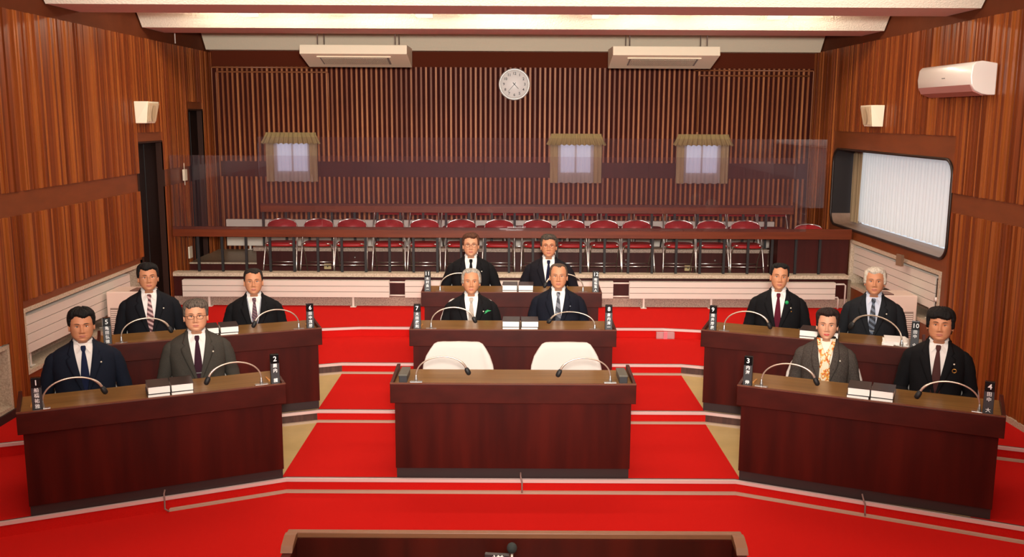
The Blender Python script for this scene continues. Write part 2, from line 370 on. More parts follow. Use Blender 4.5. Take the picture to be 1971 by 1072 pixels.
mb.add([(X, y, z) for y, z in inner] + [(X + 0.38, y, z) for y, z in inner], [(i, (i + 1) % n, n + (i + 1) % n, n + i) for i in range(n) if inner[i][1] < WZ0 + .16 and inner[(i + 1) % n][1] < WZ0 + .16], 6)
mb.add([(X, y, z) for y, z in inner] + [(X + 0.38, y, z) for y, z in inner], [(i, (i + 1) % n, n + (i + 1) % n, n + i) for i in range(n) if not (inner[i][1] < WZ0 + .16 and inner[(i + 1) % n][1] < WZ0 + .16)], 7)
recess(mb, R, 9.21, 11.66, 0.60, 1.10, 0.24, 5, 3, 0.04)
flat(mb, R, SY0, 9.17, -0.3, 1.165, 1); flat(mb, R, SY0, 12.6, -0.3, 0.56, 1); flat(mb, R, 11.7, 12.6, 0.56, 1.165, 1); flat(mb, R, 9.17, 11.7, 1.14, 1.165, 1)
struct(mb.build('wall_right', WM + [SILL, mat('dark_jamb', (44, 38, 38), .6, spec=.2)]))
mb = MB(); mb.box(4.17, 4.2, YF, 9.0, 0.08, 0.15, 0)
struct(mb.build('baseboard_right', [GRANITELIGHT]))
mb = MB(); mb.box(-4.2, -4.17, YF, 10.65, 0.08, 0.17, 0)
struct(mb.build('baseboard_left', [PLINTH]))
mb = MB(); mb.add([(-HW, YF, -0.3), (HW, YF, -0.3), (HW, YF, 4.4), (-HW, YF, 4.4)], [(0, 1, 2, 3)], 0)
struct(mb.build('wall_front', [mat('pale_front_wall', (170, 130, 100), 0.8)]))

# window in the right wall
wn_ = MB(); pts = rrect(WY0, WY1, WZ0, WZ1, 0.16)
wn_.tube([(HW - 0.008, y, z) for y, z in pts] + [(HW - 0.008, *pts[0])], 0.016, 0, 6, cap=False)
fr = struct(wn_.build('window_1', [FRAMEDARK]))
mb = MB(); mb.box(4.57, 4.60, 9.0, 12.6, 1.1, 2.4, 0); mb.build('pane', [DAY], fr)
def curtain(x, y0, y1, z0, z1, folds, amp, along='y', wav=0.0):
    m_ = MB(); n = int((y1 - y0) / 0.012); rs = []
    rnd = random.Random(int(y0 * 100)); ph = [rnd.uniform(0, 6) for _ in range(4)]
    for i in range(n + 1):
        t = y0 + (y1 - y0) * i / n; c = []
        for k in range(9):
            u = k / 8; z = z1 + (z0 - z1) * u
            d = amp * (0.5 + 0.6 * u) * (sin(t * folds + ph[0] + 0.4 * sin(3 * u + t * 2)) + 0.4 * sin(t * folds * 0.43 + ph[1] + u))
            if k == 8: z += wav * sin(t * folds * 0.5 + ph[2])
            c.append((x + d, t, z) if along == 'y' else (t, x + d, z))
        rs.append(c)
    return m_.rings(rs, closed=False)
ct = thing('curtain', 'white sheer curtain with beige side drape in the large rounded right wall window', 'curtain', (4.48, 10.9, 1.3))
def atw(o, par): # keep world placement under a translated parent
    o.location = -Vector(par.location) if par.rotation_euler.z == 0 else o.location
    return o
atw(curtain(4.50, 9.75, 12.42, 1.295, 2.20, 75, 0.010, wav=0.006).build('sheer_panel', [SHEER], ct), ct)
atw(curtain(4.44, 12.15, 12.47, 1.29, 2.21, 60, 0.016).build('side_drape', [DRAPE], ct), ct)
atw(curtain(4.50, 9.12, 9.75, 1.295, 2.20, 75, 0.010, wav=0.006).build('sheer_panel', [SHEER], ct), ct)

# ---------------------------------------------------------------- back wall with slats
mb = MB(); mb.add([(-HW, YB, 0.3), (HW, YB, 0.3), (HW, YB, 4.4), (-HW, YB, 4.4)], [(0, 1, 2, 3)], 0)
mb.add([(-HW, YB - 0.002, 3.29), (HW, YB - 0.002, 3.29), (HW, YB - 0.002, 4.4), (-HW, YB - 0.002, 4.4)], [(0, 1, 2, 3)], 2)
mb.box(-4.05, HW, YB - 0.02, YB - 0.003, 1.77, 1.985, 3)
p = 0.0689; i = -60
while i <= 60:
    xc = (i + 0.5) * p; i += 1
    if abs(xc) > 4.15: continue
    for z0, z1 in ((1.985, 3.29), (0.66, 1.77)): mb.box(xc - 0.0135, xc + 0.0135, YB - 0.035, YB - 0.001, z0, z1, 1)
struct(mb.build('wall_back', [SLATGAP, BACKSLAT, mat('dark_upper_wall', (86, 34, 16), 0.8, spec=0.1), DARKWOOD]))
# curtained windows on the back wall
for k, (xa, xb) in enumerate(((-3.50, -2.68), (0.475, 1.295), (2.24, 3.07))):
    za, zb = 1.705, 2.39
    mb = MB()
    for (a, b, c, d) in ((xa + .06, xb - .06, 2.29, 2.33), (xa + .06, xb - .06, 1.72, 1.76), (xa + .06, xa + .10, 1.76, 2.29), (xb - .10, xb - .06, 1.76, 2.29)): mb.box(a, b, YB - .07, YB - .02, c, d)
    fr = struct(mb.build('window_%d' % (k + 2), [FRAMEDARK]))
    mb = MB(); mb.box(xa + .20, xb - .20, YB - .055, YB - .045, 1.85, 2.27); mb.build('pane', [DAYBLUE], fr)
    mb = MB(); mb.box(xa + .1, xb - .1, YB - .05, YB - .04, 1.76, 2.29); mb.box((xa + xb) / 2 - .012, (xa + xb) / 2 + .012, YB - .062, YB - .05, 1.76, 2.29); mb.build('window_board', [mat('pale_window_board', (150, 130, 125), 0.7)], fr)
    lab = ('beige frilled curtain over the small back wall window left of the clock', 'beige frilled curtain over the small back wall window just right of the clock', 'beige frilled curtain over the back wall window farthest right')[k]
    ct = thing('curtain', lab, 'curtain', ((xa + xb) / 2, YB - .1, za), 0, 'small curtains on the back wall')
    n = 60; rs = []
    for i in range(n + 1):
        t = i / n; c = []
        for kk, (z, ww) in enumerate(((zb, .06), (zb - .03, .055), (zb - .1, .02), (zb - .155, -.01))):
            fl = 0.012 * kk * sin(t * 75 + k) + 0.005 * sin(t * 31); xx = xa + ww + (xb - xa - 2 * ww) * t
            c.append((xx, YB - .115 - 0.012 * kk + fl * .8, z + (0.008 * sin(t * 75 + 1) if kk == 3 else 0)))
        rs.append(c)
    m_ = MB(); m_.rings(rs, closed=False); atw(m_.build('valance', [mat('olive_beige_valance', (142, 122, 84), 0.9, spec=0.1)], ct), ct)
    atw(curtain(YB - .10, xa + .05, xa + .16, za, zb - .1, 100, 0.008, 'x').build('side_drape', [DRAPE], ct), ct)
    atw(curtain(YB - .10, xb - .16, xb - .05, za, zb - .1, 100, 0.008, 'x').build('side_drape', [DRAPE], ct), ct)
    atw(curtain(YB - .085, xa + .13, xb - .13, za, zb - .1, 110, 0.006, 'x', 0.006).build('sheer_panel', [SHEERTHIN], ct), ct)

# wood-toned pipes on the back wall
def pipe(label, pts):
    m_ = MB(); m_.tube(pts, 0.0115, 0, 8); return tag(m_.build('wall_pipe', [COPPER]), label, 'pipe')
yp = YB - 0.06
pipe('outer of two brown pipes framing the left part of the back wall', [(-4.17, yp, 0.72), (-4.17, yp, 3.262), (-4.155, yp, 3.275), (-2.60, yp, 3.275)])
pipe('inner of two brown pipes framing the left part of the back wall', [(-4.11, yp, 0.72), (-4.11, yp, 3.2), (-4.095, yp, 3.213), (-2.575, yp, 3.213), (-2.56, yp, 3.2), (-2.56, yp, 2.42)])
pipe('upper brown pipe running along the slat tops at right', [(2.50, yp, 3.262), (4.145, yp, 3.262), (4.158, yp, 3.25), (4.158, yp, 0.72)])
pipe('lower brown pipe running just beneath the one at the slat tops, right', [(2.575, yp, 2.42), (2.575, yp, 3.18), (2.59, yp, 3.192), (4.10, yp, 3.192)])

# ---------------------------------------------------------------- doors in left wall
def door(idx, y0, y1, z0, z1, plates):
    m_ = MB(); m_.box(-HW - .12, -HW - .07, y0, y1, z0, z1, 0)
    yc = (y0 + y1) / 2; m_.box(-HW - .07, -HW - .062, yc - .004, yc + .004, z0 + .02, z1 - .02, 1)
    d = struct(m_.build('door_%d' % idx, [BLACKDOOR, BLACK]))
    f = MB()
    f.box(-HW - .13, -HW + .015, y0 - .02, y0, z0, z1 + .02); f.box(-HW - .13, -HW + .015, y1, y1 + .02, z0, z1 + .02); f.box(-HW - .13, -HW + .015, y0, y1, z1, z1 + .02)
    f.build('door_frame', [DOORFRAME], d)
    for (yy, zz) in plates:
        q = MB(); q.box(-HW - .07, -HW - .055, yy - .025, yy + .025, zz - .06, zz + .06); q.build('door_plate', [SILVER], d)
door(1, D1[0], D1[1], 0.1, D1[2], ())
door(2, D2[0], D2[1], 0.6, D2[2], ((12.56, 2.47), (12.60, 1.70)))

# ---------------------------------------------------------------- ceiling and beams
mb = MB(); mb.add([(-HW, YF, 4.35), (HW, YF, 4.35), (HW, YB, 4.35), (-HW, YB, 4.35)], [(0, 1, 2, 3)], 0)
struct(mb.build('ceiling', [PLASTER]))
for k in range(-5, 2):
    y0 = 8.78 + 2.25 * k; y1 = y0 + 0.70; m_ = MB()
    pr = [(y0, 3.59), (y1, 3.59), (y1 + 0.12, 4.34), (y0 - 0.72, 4.34)]
    m_.prism(pr, -4.18, 4.18, 'x', 0)
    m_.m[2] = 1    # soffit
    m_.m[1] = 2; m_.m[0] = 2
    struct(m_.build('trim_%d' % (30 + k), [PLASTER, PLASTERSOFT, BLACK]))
m_ = MB(); m_.prism([(13.27, 3.50), (13.49, 3.50), (13.49, 4.34), (12.55, 4.34)], -4.18, 4.18, 'x', 0); m_.m[0] = 1; m_.m[1] = 1
struct(m_.build('trim_40', [mat('greyer_plaster', (222, 208, 182), 0.85, bump=0.3, nscale=(40, 40, 40)), BLACK]))

# fluorescent fittings in the cove behind the beam
def fitting(x0, x1, y, label, holder=None):
    t = thing('fluorescent_lamp', label, 'lamp', ((x0 + x1) / 2, y, 3.80), 0, 'fluorescent lamps in the ceiling cove'); h = (x1 - x0) / 2
    m_ = MB(); m_.box(-h - .03, h + .03, -.035, .035, .03, .07); m_.box(-h - .03, -h, -.02, .02, -.03, .03); m_.box(h, h + .03, -.02, .02, -.03, .03)
    m_.box(-.01, .01, -.01, .01, .07, .30 if y < 9.9 else .40); m_.build('housing', [IVORY], t)
    m_ = MB(); m_.tube([(-h, 0, 0), (h, 0, 0)], 0.016, 0, 8); m_.build('tube', [TUBE], t)
names = ['leftmost', 'second from left', 'third from left', 'middle', 'third from right', 'second from right', 'rightmost']
for (xa, xb), nm in zip(((-3.5, -2.95), (-2.75, -2.1), (-1.87, -1.05), (-.58, .48), (1.07, 1.75), (2.0, 2.74), (2.95, 3.5)), names):
    fitting(xa, xb, 10.62, 'glowing ceiling cove lamp behind the second beam, %s of seven' % nm)
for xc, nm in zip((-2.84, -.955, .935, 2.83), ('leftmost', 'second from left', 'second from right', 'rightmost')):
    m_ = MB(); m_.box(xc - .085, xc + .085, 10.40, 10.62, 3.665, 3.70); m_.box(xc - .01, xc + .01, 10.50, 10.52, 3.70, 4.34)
    tag(m_.build('glow_bracket', [BRACKETGLOW]), 'lamp bracket with added glow under the ceiling beam, %s of four' % nm, 'lamp', 'lamp brackets with added glow')  # brackets look lit through their own emission, not from the tubes

# ---------------------------------------------------------------- gallery
FLZ = 0.64
m_ = MB(); m_.box(-HW, HW, GW, YB, 0.28, FLZ, 0); struct(m_.build('floor', [STONEFLOOR]))
m_ = MB(); m_.box(-4.2, 4.15, GW - .02, GW + .0, 0.40, 0.665, 0); m_.box(-4.2, 4.15, GW - .035, GW - .0, 0.28, 0.41, 1); m_.box(-4.2, 4.15, GW - .05, GW + .12, 0.662, 0.706, 2)
struct(m_.build('wall_gallery', [DARKWOOD, GRANITE, GRANITELIGHT]))
m_ = MB(); m_.box(-HW, HW, 12.2, YB, FLZ, 0.735, 0); m_.box(-HW, HW, 12.17, 12.2, FLZ, 0.725, 1); m_.box(-HW, HW, 12.165, 12.21, 0.722, 0.74, 2)
struct(m_.build('floor', [STONEFLOOR, DARKWOOD, GRANITELIGHT]))
PX0 = -3.30; PX1 = 3.3
m_ = MB(); m_.box(PX0, PX1, 12.15, 13.2, FLZ, 0.775, 1); m_.box(PX0, PX1, 12.15, 12.28, 0.775, 0.90, 1); m_.box(PX0 - .03, PX1, 12.12, 12.30, 0.90, 0.945, 0)
struct(m_.build('trim_50', [GRANITE, DARKWOOD]))

def railing(label, y, x0, x1, z0, z1, zb, px0, n, step, name='gallery_railing'):
    t = thing(name, label, 'railing', ((x0 + x1) / 2, y, zb)); X0 = (x0 + x1) / 2
    m_ = MB(); m_.box(x0 - X0, x1 - X0, -.02, .02, z0 - zb, z1 - zb); m_.build('top_board', [RAILWOOD], t, bevel=.003)
    for k in range(n):
        xx = px0 + step * k - X0
        if xx + X0 > x1: break
        q = MB(); q.box(xx - .015, xx + .015, .022, .045, 0, z1 - zb - .02); q.build('post', [BLACK], t)
    return t
railing('long brown railing board with black posts at the front of the public gallery', 11.62, -4.17, 4.17, 1.147, 1.272, 0.706, -3.88, 27, .2955)
railing('rear brown railing board on the raised gallery step behind the red chairs', 12.22, -3.24, 3.62, 1.395, 1.508, 0.945, -3.22, 23, .2955)
# acrylic screens on the rails
def screens(y, joints, z0, z1, where):
    for k, (a, b) in enumerate(zip(joints, joints[1:])):
        m_ = MB(); m_.box(a + .002, b - .002, y, y + .005, z0, z1)
        tag(m_.build('acrylic_screen', [ACRYLIC]), 'clear acrylic screen on the %s, %s' % (where, ['leftmost sheet', 'second sheet from the left', 'middle sheet', 'fourth sheet from the left', 'rightmost sheet'][k] if len(joints) == 6 else ['leftmost sheet', 'second sheet from the left', 'third sheet from the left', 'rightmost sheet'][k]), 'screen', 'acrylic screens on the ' + where)
screens(11.594, (-4.16, -2.33, -.345, 1.65, 3.60), 1.24, 2.14, 'front gallery rail')
screens(12.194, (-3.24, -2.42, -.36, 1.60, 2.7, 4.0), 1.48, 2.352, 'rear gallery rail')

# boards closing the right end of the gallery
t = thing('panel_box', 'dark brown wooden boarded box behind the posts at right end of gallery', 'box', (3.72, 12.0, FLZ))
m_ = MB(); m_.box(-.42, .46, -.28, -.24, 0, .56); m_.build('front_board', [DARKWOOD], t)
m_ = MB(); m_.box(-.42, -.39, -.24, .1, 0, .56); m_.build('side_board', [DARKWOOD], t)

# folding chairs
def make_chair():
    t = thing('folding_chair', 'x', 'chair'); W = .195
    for s in (-1, 1):
        m_ = MB(); m_.tube([(s * (W + .015), -.15, .01), (s * (W + .008), -.10, .18), (s * W, .02, .48), (s * (W - .01), .075, .60), (s * .15, .09, .66), (s * .08, .095, .683), (0, .097, .69)], .0095, 0, 8); m_.build('frame_tube', [CHROME], t)
        m_ = MB(); m_.tube([(s * (W - .02), .17, .01), (s * (W - .02), .06, .2), (s * (W - .015), -.09, .375), (s * (W - .03), -.15, .40), (s * .13, -.165, .405)], .009, 0, 8); m_.build('leg', [CHROME], t)
    m_ = MB(); m_.tube([(-W - .008, -.13, .13), (W + .008, -.13, .13)], .006, 0, 6); m_.build('crossbar', [CHROME], t)
    m_ = MB(); m_.tube([(-W + .02, .13, .13), (W - .02, .13, .13)], .006, 0, 6); m_.build('crossbar', [CHROME], t)
    m_ = MB(); pts = []
    for k in range(13):
        a = pi * k / 12; pts.append((.178 * cos(a) * (1 if abs(cos(a)) < .9 else 1), .62 + .058 * sin(a)))
    pts += [(-.178, .556), (.178, .556)]
    rs = [[(x, .070 + (z - .55) * .35 + .02 * (x / .178) ** 2 * -1 + dy, z) for x, z in pts] for dy in (-.018, .004)]
    m_.rings(rs, cap0=True, cap1=True); m_.build('backrest', [REDSEAT], t)
    m_ = MB(); o_ = []
    for k in range(24):
        a = 2 * pi * k / 24; o_.append((.18 * (abs(cos(a)) ** .5) * (1 if cos(a) > 0 else -1), .0 + .165 * (abs(sin(a)) ** .5) * (1 if sin(a) > 0 else -1)))
    m_.rings([[(x * k_, y * k_, z) for x, y in o_] for z, k_ in ((.365, .9), (.372, 1), (.395, 1), (.408, .93))], cap0=True, cap1=True); m_.build('seat', [REDSEAT], t)
    return t
ch = make_chair(); first = True
def pxX(px, y): return (px - 985.5) / 1830 * (y * .986 + .167 * 1.3)
r1 = [(513, 572), (585, 641), (648, 706), (720, 779), (788, 846), (859, 917), (932, 988), (1005, 1063), (1070, 1127), (1134, 1191), (1197, 1254), (1277, 1335), (1341, 1396), (1407, 1462), (1532, 1587)]
ordn = ['first', 'second', 'third', 'fourth', 'fifth', 'sixth', 'seventh', 'eighth', 'ninth', 'tenth', 'eleventh', 'twelfth', 'thirteenth', 'fourteenth', 'fifteenth']
rnd = random.Random(5)
xs1 = [pxX((a + b) / 2, 12.0) for a, b in r1]
for k, xx in enumerate(xs1):
    o = ch if first else copy_tree(ch); first = False
    o.location = (xx, 11.93, FLZ); o.rotation_euler = (0, 0, radians(rnd.uniform(-3, 3)))
    o['label'] = 'red folding chair with chrome legs in the front gallery row, %s from the left' % ordn[k]
    if k == 14: o['label'] = 'red folding chair at far right of gallery, mostly hidden behind brown boards'; o.location.y = 12.0; o.scale = (1, 1, .93)
    o['group'] = 'folding chairs in the front gallery row'
r2 = [(718, 775), (787, 843), (848, 905), (913, 970), (973, 1028), (1032, 1089), (1094, 1151), (1157, 1213), (1221, 1277), (1284, 1340), (1342, 1399), (1401, 1457), (1460, 1516)]
for k, (a, b) in enumerate(r2):
    o = copy_tree(ch); o.location = (pxX((a + b) / 2, 12.5), 12.52, 0.775); o.rotation_euler = (0, 0, radians(rnd.uniform(-2, 2)))
    o['label'] = 'red folding chair behind the rear gallery rail, %s from the left' % ordn[k]; o['group'] = 'folding chairs behind the rear gallery rail'

# ---------------------------------------------------------------- radiators
def radiator(label, M, length, height, n, legs=(), pipes=None, depth=.07):
    """panel convector: local x along length, front face at y=0 toward -y, z up from 0 (bottom)"""
    t = thing('radiator', label, 'radiator'); t.matrix_world = M
    m_ = MB(); g = .006; h = (height - g * (n - 1)) / n
    for k in range(n): m_.box(-length / 2, length / 2, 0, .012, k * (h + g), k * (h + g) + h, 0)
    m_.box(-length / 2 + .01, length / 2 - .01, .012, depth - .01, .0, height - .004, 1); m_.build('panel', [WHITEPAINT, WHITEGAP], t)
    m_ = MB(); nf = int(length / .012)
    for k in range(nf):
        xx = -length / 2 + .006 + k * length / nf; m_.box(xx, xx + .004, .012, depth, height - .012, height + .004)
    m_.box(-length / 2, length / 2, depth - .008, depth, 0, height, 0); m_.build('fin_block', [WHITEPAINT], t)
    for lx, lz in legs:
        q = MB(); q.box(lx - .012, lx + .012, .02, .05, -lz, .01); q.box(lx - .035, lx + .035, 0, .07, -lz, -lz + .008); q.build('leg', [WHITEPAINT], t)
    for k, pp in enumerate(pipes or ()):
        q = MB(); q.tube(pp, .011, 0, 8); q.build('pipe', [WHITEPAINT], t)
    return t
yr = GW - .145
def Tm(x, y, z, rz=0): return Matrix.Translation((x, y, z)) @ Matrix.Rotation(rz, 4, 'Z')
radiator('long cream radiator under the gallery edge behind the left desks', Tm(-2.77, yr, .425), 2.53, .205, 3, ((-.95, .125), (.82, .125)), [[(1.265, .03, .185), (1.36, .03, .185), (1.46, .03, .185)], [(1.265, .03, .02), (1.36, .03, .02), (1.46, .03, .02)]])
radiator('long cream radiator under the gallery edge behind the centre desks', Tm(-.035, yr, .425), 2.55, .205, 3, ((-.8, .125), (.8, .125)), [[(1.275, .03, .185), (1.48, .03, .185)], [(1.275, .03, .02), (1.48, .03, .02)]])
radiator('long cream radiator with elbow pipes under the gallery edge behind the right desks', Tm(2.70, yr, .425), 2.52, .205, 3, ((-1.08, .125), (-.25, .125), (.83, .125)), [[(1.26, .03, .185), (1.37, .03, .185), (1.39, .03, .17), (1.39, .03, -.12)], [(1.26, .03, .02), (1.30, .03, .02), (1.31, .03, .0), (1.31, .03, -.12)]])
radiator('white radiator along the back wall behind the gallery chairs', Tm(-.17, YB - .13, .80), 7.74, .37, 3, ((-3.55, .06), (-1.5, .06), (1.5, .06), (3.5, .06)))
radiator('cream radiator set in the left wall recess', Tm(-HW - .02, 9.20, .555, radians(90)), 2.3, .33, 4, ((-1.05, .13), (.5, .13)))
rr = radiator('cream radiator with white valve set in the right wall recess', Tm(HW + .02, 10.48, .73, radians(-90)), 2.28, .33, 4, ((1.0, .12), (-.6, .12)), [[(1.14, .03, .29), (1.22, .03, .29), (1.24, .03, .27), (1.24, .03, -.1)], [(1.14, .03, .05), (1.20, .03, .05), (1.2, .03, -.1)]])
m_ = MB(); m_.lathe([(0, -.02), (.022, -.02), (.022, .02), (0, .02)], 12, M=Matrix.Translation((1.22, -.01, .12)) @ Matrix.Rotation(radians(90), 4, 'X')); m_.build('valve', [OFFWHITE], rr)
m_ = MB(); m_.box(-.05, .05, -.015, .015, 0, .12); m_.box(-.012, .012, .015, .03, .06, .1)
o = m_.build('wooden_block', [mat('brown_grey_block', (120, 92, 70), .5)], loc=(4.13, 10.02, 1.07)); o.rotation_euler.z = radians(-80); tag(o, 'small brown wooden block fixed on the rim above the right recessed radiator', 'block')

# ---------------------------------------------------------------- wall fittings
# clock
ck = thing('wall_clock', 'round white wall clock with silver rim on the slatted back wall', 'clock', (.02, YB - .045, 3.062))
RX = Matrix.Rotation(radians(90), 4, 'X')
m_ = MB(); m_.lathe([(.0, 0), (.205, 0), (.219, .012), (.219, .03), (.210, .045), (.196, .048), (.190, .034), (.19, .0)], 48, M=RX); m_.build('rim', [mat('bright_silver_rim', (228, 222, 216), .35, metal=.35)], ck)
m_ = MB(); m_.lathe([(0, .030), (.192, .030), (.192, .004), (0, .004)], 48, M=RX); dial = m_.build('dial', [FACEWHITE], ck)
for k in range(1, 13):
    a = radians(90 - 30 * k); text('numeral', str(k), .052, Matrix.Translation((.145 * cos(a), -.0315, .145 * sin(a))) @ FACING, INKDARK, dial)
m_ = MB()
for k in range(60):
    a = radians(6 * k); Mt = Matrix.Rotation(a, 4, 'Y'); m_.box(-.001, .001, -.0318, -.030, .176, .184 if k % 5 else .188, M=Mt)
m_.build('minute_ring', [INKDARK], dial)
for nm, ang, ln, wd, yy in (('hour_hand', 137, .085, .005, -.036), ('minute_hand', 221, .135, .0035, -.039)):
    m_ = MB(); m_.prism([(-wd, -.03), (wd, -.03), (wd * .5, ln), (-wd * .5, ln)], yy, yy + .0015, 'y', M=Matrix.Rotation(radians(ang), 4, 'Y')); m_.build(nm, [INKDARK], ck)
m_ = MB(); m_.lathe([(0, .030), (.008, .030), (.008, .042), (0, .042)], 12, M=RX); m_.build('centre_cap', [INKDARK], ck)
# ceiling units
def ceil_unit(x0, x1, label):
    t = thing('ceiling_air_conditioner', label, 'air conditioner', ((x0 + x1) / 2, 11.9, 3.24), 0, 'hanging air conditioners'); h = (x1 - x0) / 2
    m_ = MB(); m_.prism([(0, .125), (.02, .235), (.62, .235), (.62, 0), (.56, -.005)], -h, h, 'x'); m_.build('casing', [IVORY], t, bevel=.006)
    sl = -.130 / .56; ang = atan2(-.130, .56); M0 = Matrix.Translation((0, 0, .125)) @ Matrix.Rotation(ang, 4, 'X')
    m_ = MB(); m_.box(-h + .22, h - .24, .14, .42, -.008, .004, 0, M0); m_.build('grille', [GREYGRILLE], t)
    m_ = MB()
    for k in range(60):
        xx = -h + .24 + k * (2 * h - .5) / 60; m_.box(xx, xx + .006, .15, .41, -.013, -.007, 0, M0)
    m_.box(-h + .19, h - .21, .10, .125, -.012, 0, 0, M0); m_.build('louvre', [IVORY], t)
    for sx in (-h + .21, h - .15):
        for yy in (.08, .5):
            q = MB(); q.tube([(sx, yy, .235), (sx, yy, .62 if yy < .3 else 1.09)], .006, 0, 6); q.build('hanging_rod', [SILVER], t)
    return t
ceil_unit(-2.61, -1.297, 'white ceiling air conditioner hanging on rods left of the clock')
ceil_unit(1.22, 2.53, 'white ceiling air conditioner hanging on rods right of the clock')
# wall air conditioner
t = thing('wall_air_conditioner', 'glossy white wall air conditioner high on right wall near the camera', 'air conditioner', (HW - .025, 8.38, 2.82))
prof = [(0, 0), (0, .27), (-.13, .29), (-.19, .28), (-.215, .25), (-.225, .16), (-.215, .09), (-.18, .04), (-.12, .01), (-.06, 0)]
m_ = MB(); m_.prism(prof, 0, 1.10, 'y', 0, smooth=True); m_.build('casing', [OFFWHITE], t, bevel=.008)
m_ = MB(); m_.prism([(-.212, .082), (-.222, .088), (-.190, .030), (-.10, -.006), (-.10, .0), (-.18, .036)], .02, 1.08, 'y', 0); m_.build('air_flap', [mat('pinkish_flap', (176, 120, 112), .35)], t)
m_ = MB(); m_.box(-.229, -.224, .5, .56, .155, .163); m_.build('logo_plate', [GREYGRILLE], t)
# speakers
def speaker(side, y, label):
    t = thing('wall_speaker', label, 'speaker', (side * (HW - .025), y, 2.525)); s = -side
    m_ = MB()
    lo = [(0, 0), (s * .11, .03), (s * .07, .40), (0, .40)]; hi = [(0, -.02), (s * .15, .0), (s * .10, .47), (0, .47)]
    vs = [(x, yy, 0) for x, yy in lo] + [(x, yy, .24) for x, yy in hi]
    m_.add(vs, [(0, 1, 2, 3), (4, 5, 6, 7), (0, 1, 5, 4), (1, 2, 6, 5), (2, 3, 7, 6), (3, 0, 4, 7)]); m_.build('cabinet', [IVORY], t, bevel=.006)
    a = Vector((s * .132, .06, .04)); 
    m_ = MB(); vs = [(s * .118, .05, .02), (s * .081, .38, .02), (s * .109, .43, .22), (s * .150, .03, .22)]
    vs2 = [(x + s * .006, yy, z) for x, yy, z in vs]; m_.add(vs + vs2, [(0, 1, 2, 3), (4, 5, 6, 7), (0, 1, 5, 4), (1, 2, 6, 5), (2, 3, 7, 6), (3, 0, 4, 7)]); m_.build('grille', [mat('beige_cloth_grille', (206, 184, 150), .8)], t)
    nrm = Vector((s, .11, -.15 * 1)).normalized(); cpt = Vector((s * .118, .22, .12))
    ax = Vector((0, 1, 0)) - nrm * nrm.y; ax.normalize(); bx = nrm.cross(ax)
    m_ = MB(); m_.rings([[cpt + nrm * .012 + ax * r * .9 * cos(g) + bx * r * sin(g) for g in [2 * pi * q / 24 for q in range(24)]] for r in (.085, .01)], cap1=True); m_.build('cone', [mat('beige_cone', (190, 166, 130), .8)], t)
    return t
speaker(-1, 10.66, 'cream wedge speaker on the left wall above the dark door')
speaker(1, 10.86, 'cream wedge speaker on the right wall above the large window')
# small plates
m_ = MB(); m_.box(0, .03, -.045, .045, -.07, .07); o = m_.build('wall_phone', [IVORY], loc=(-HW + .026, 12.12, 1.87)); tag(o, 'small white intercom box hanging on the left wall between the doors', 'intercom')
m_ = MB(); m_.tube([(-HW + .035, 12.12, 1.94), (-HW + .035, 12.12, 2.02)], .005, 0, 6); m_.tube([(-HW + .035, 12.12, 1.80), (-HW + .035, 12.12, 1.74)], .006, 0, 6)
tag(m_.build('wall_cable', [IVORY]), 'short white cable stubs above and below the left wall intercom box', 'cable')
m_ = MB(); m_.tube([(-HW + .03, 12.05, 3.49), (-HW + .03, 12.05, 4.3)], .007, 0, 6); tag(m_.build('conduit', [OFFWHITE]), 'thin white conduit on the brown strip above the left slatted wall', 'conduit')
m_ = MB(); m_.box(0, .02, -.055, .055, -.075, .075); o = m_.build('switch_plate', [IVORY], loc=(-HW + .026, 12.19, .87)); tag(o, 'white switch plate low on the left wall beside the gallery door', 'switch')
for xx, lb in ((-2.383, 'left'), (2.275, 'right')):
    m_ = MB(); m_.box(-.045, .045, 0, .01, -.035, .035, 0); m_.box(-.006, .006, -.004, 0, -.01, .01, 1); o = m_.build('outlet_plate', [GOLDPLATE, INKDARK], loc=(xx, 12.138, .70)); tag(o, 'beige outlet plate under the chairs near %s end of gallery' % lb, 'outlet')
for k, (xx, zz) in enumerate(((-2.03, .82), (-2.03, .72), (-.0 + .36, .80), (1.47, .80), (1.47, .74), (2.62, .80))):
    m_ = MB(); m_.lathe([(0, 0), (.014, 0), (.012, .012), (0, .014)], 12, M=RX); o = m_.build('knob', [SILVER], loc=(xx, 12.15, zz)); tag(o, 'small round metal knob on dark step front behind the gallery chairs, number %d from left' % (k + 1), 'knob', 'knobs on the gallery step')

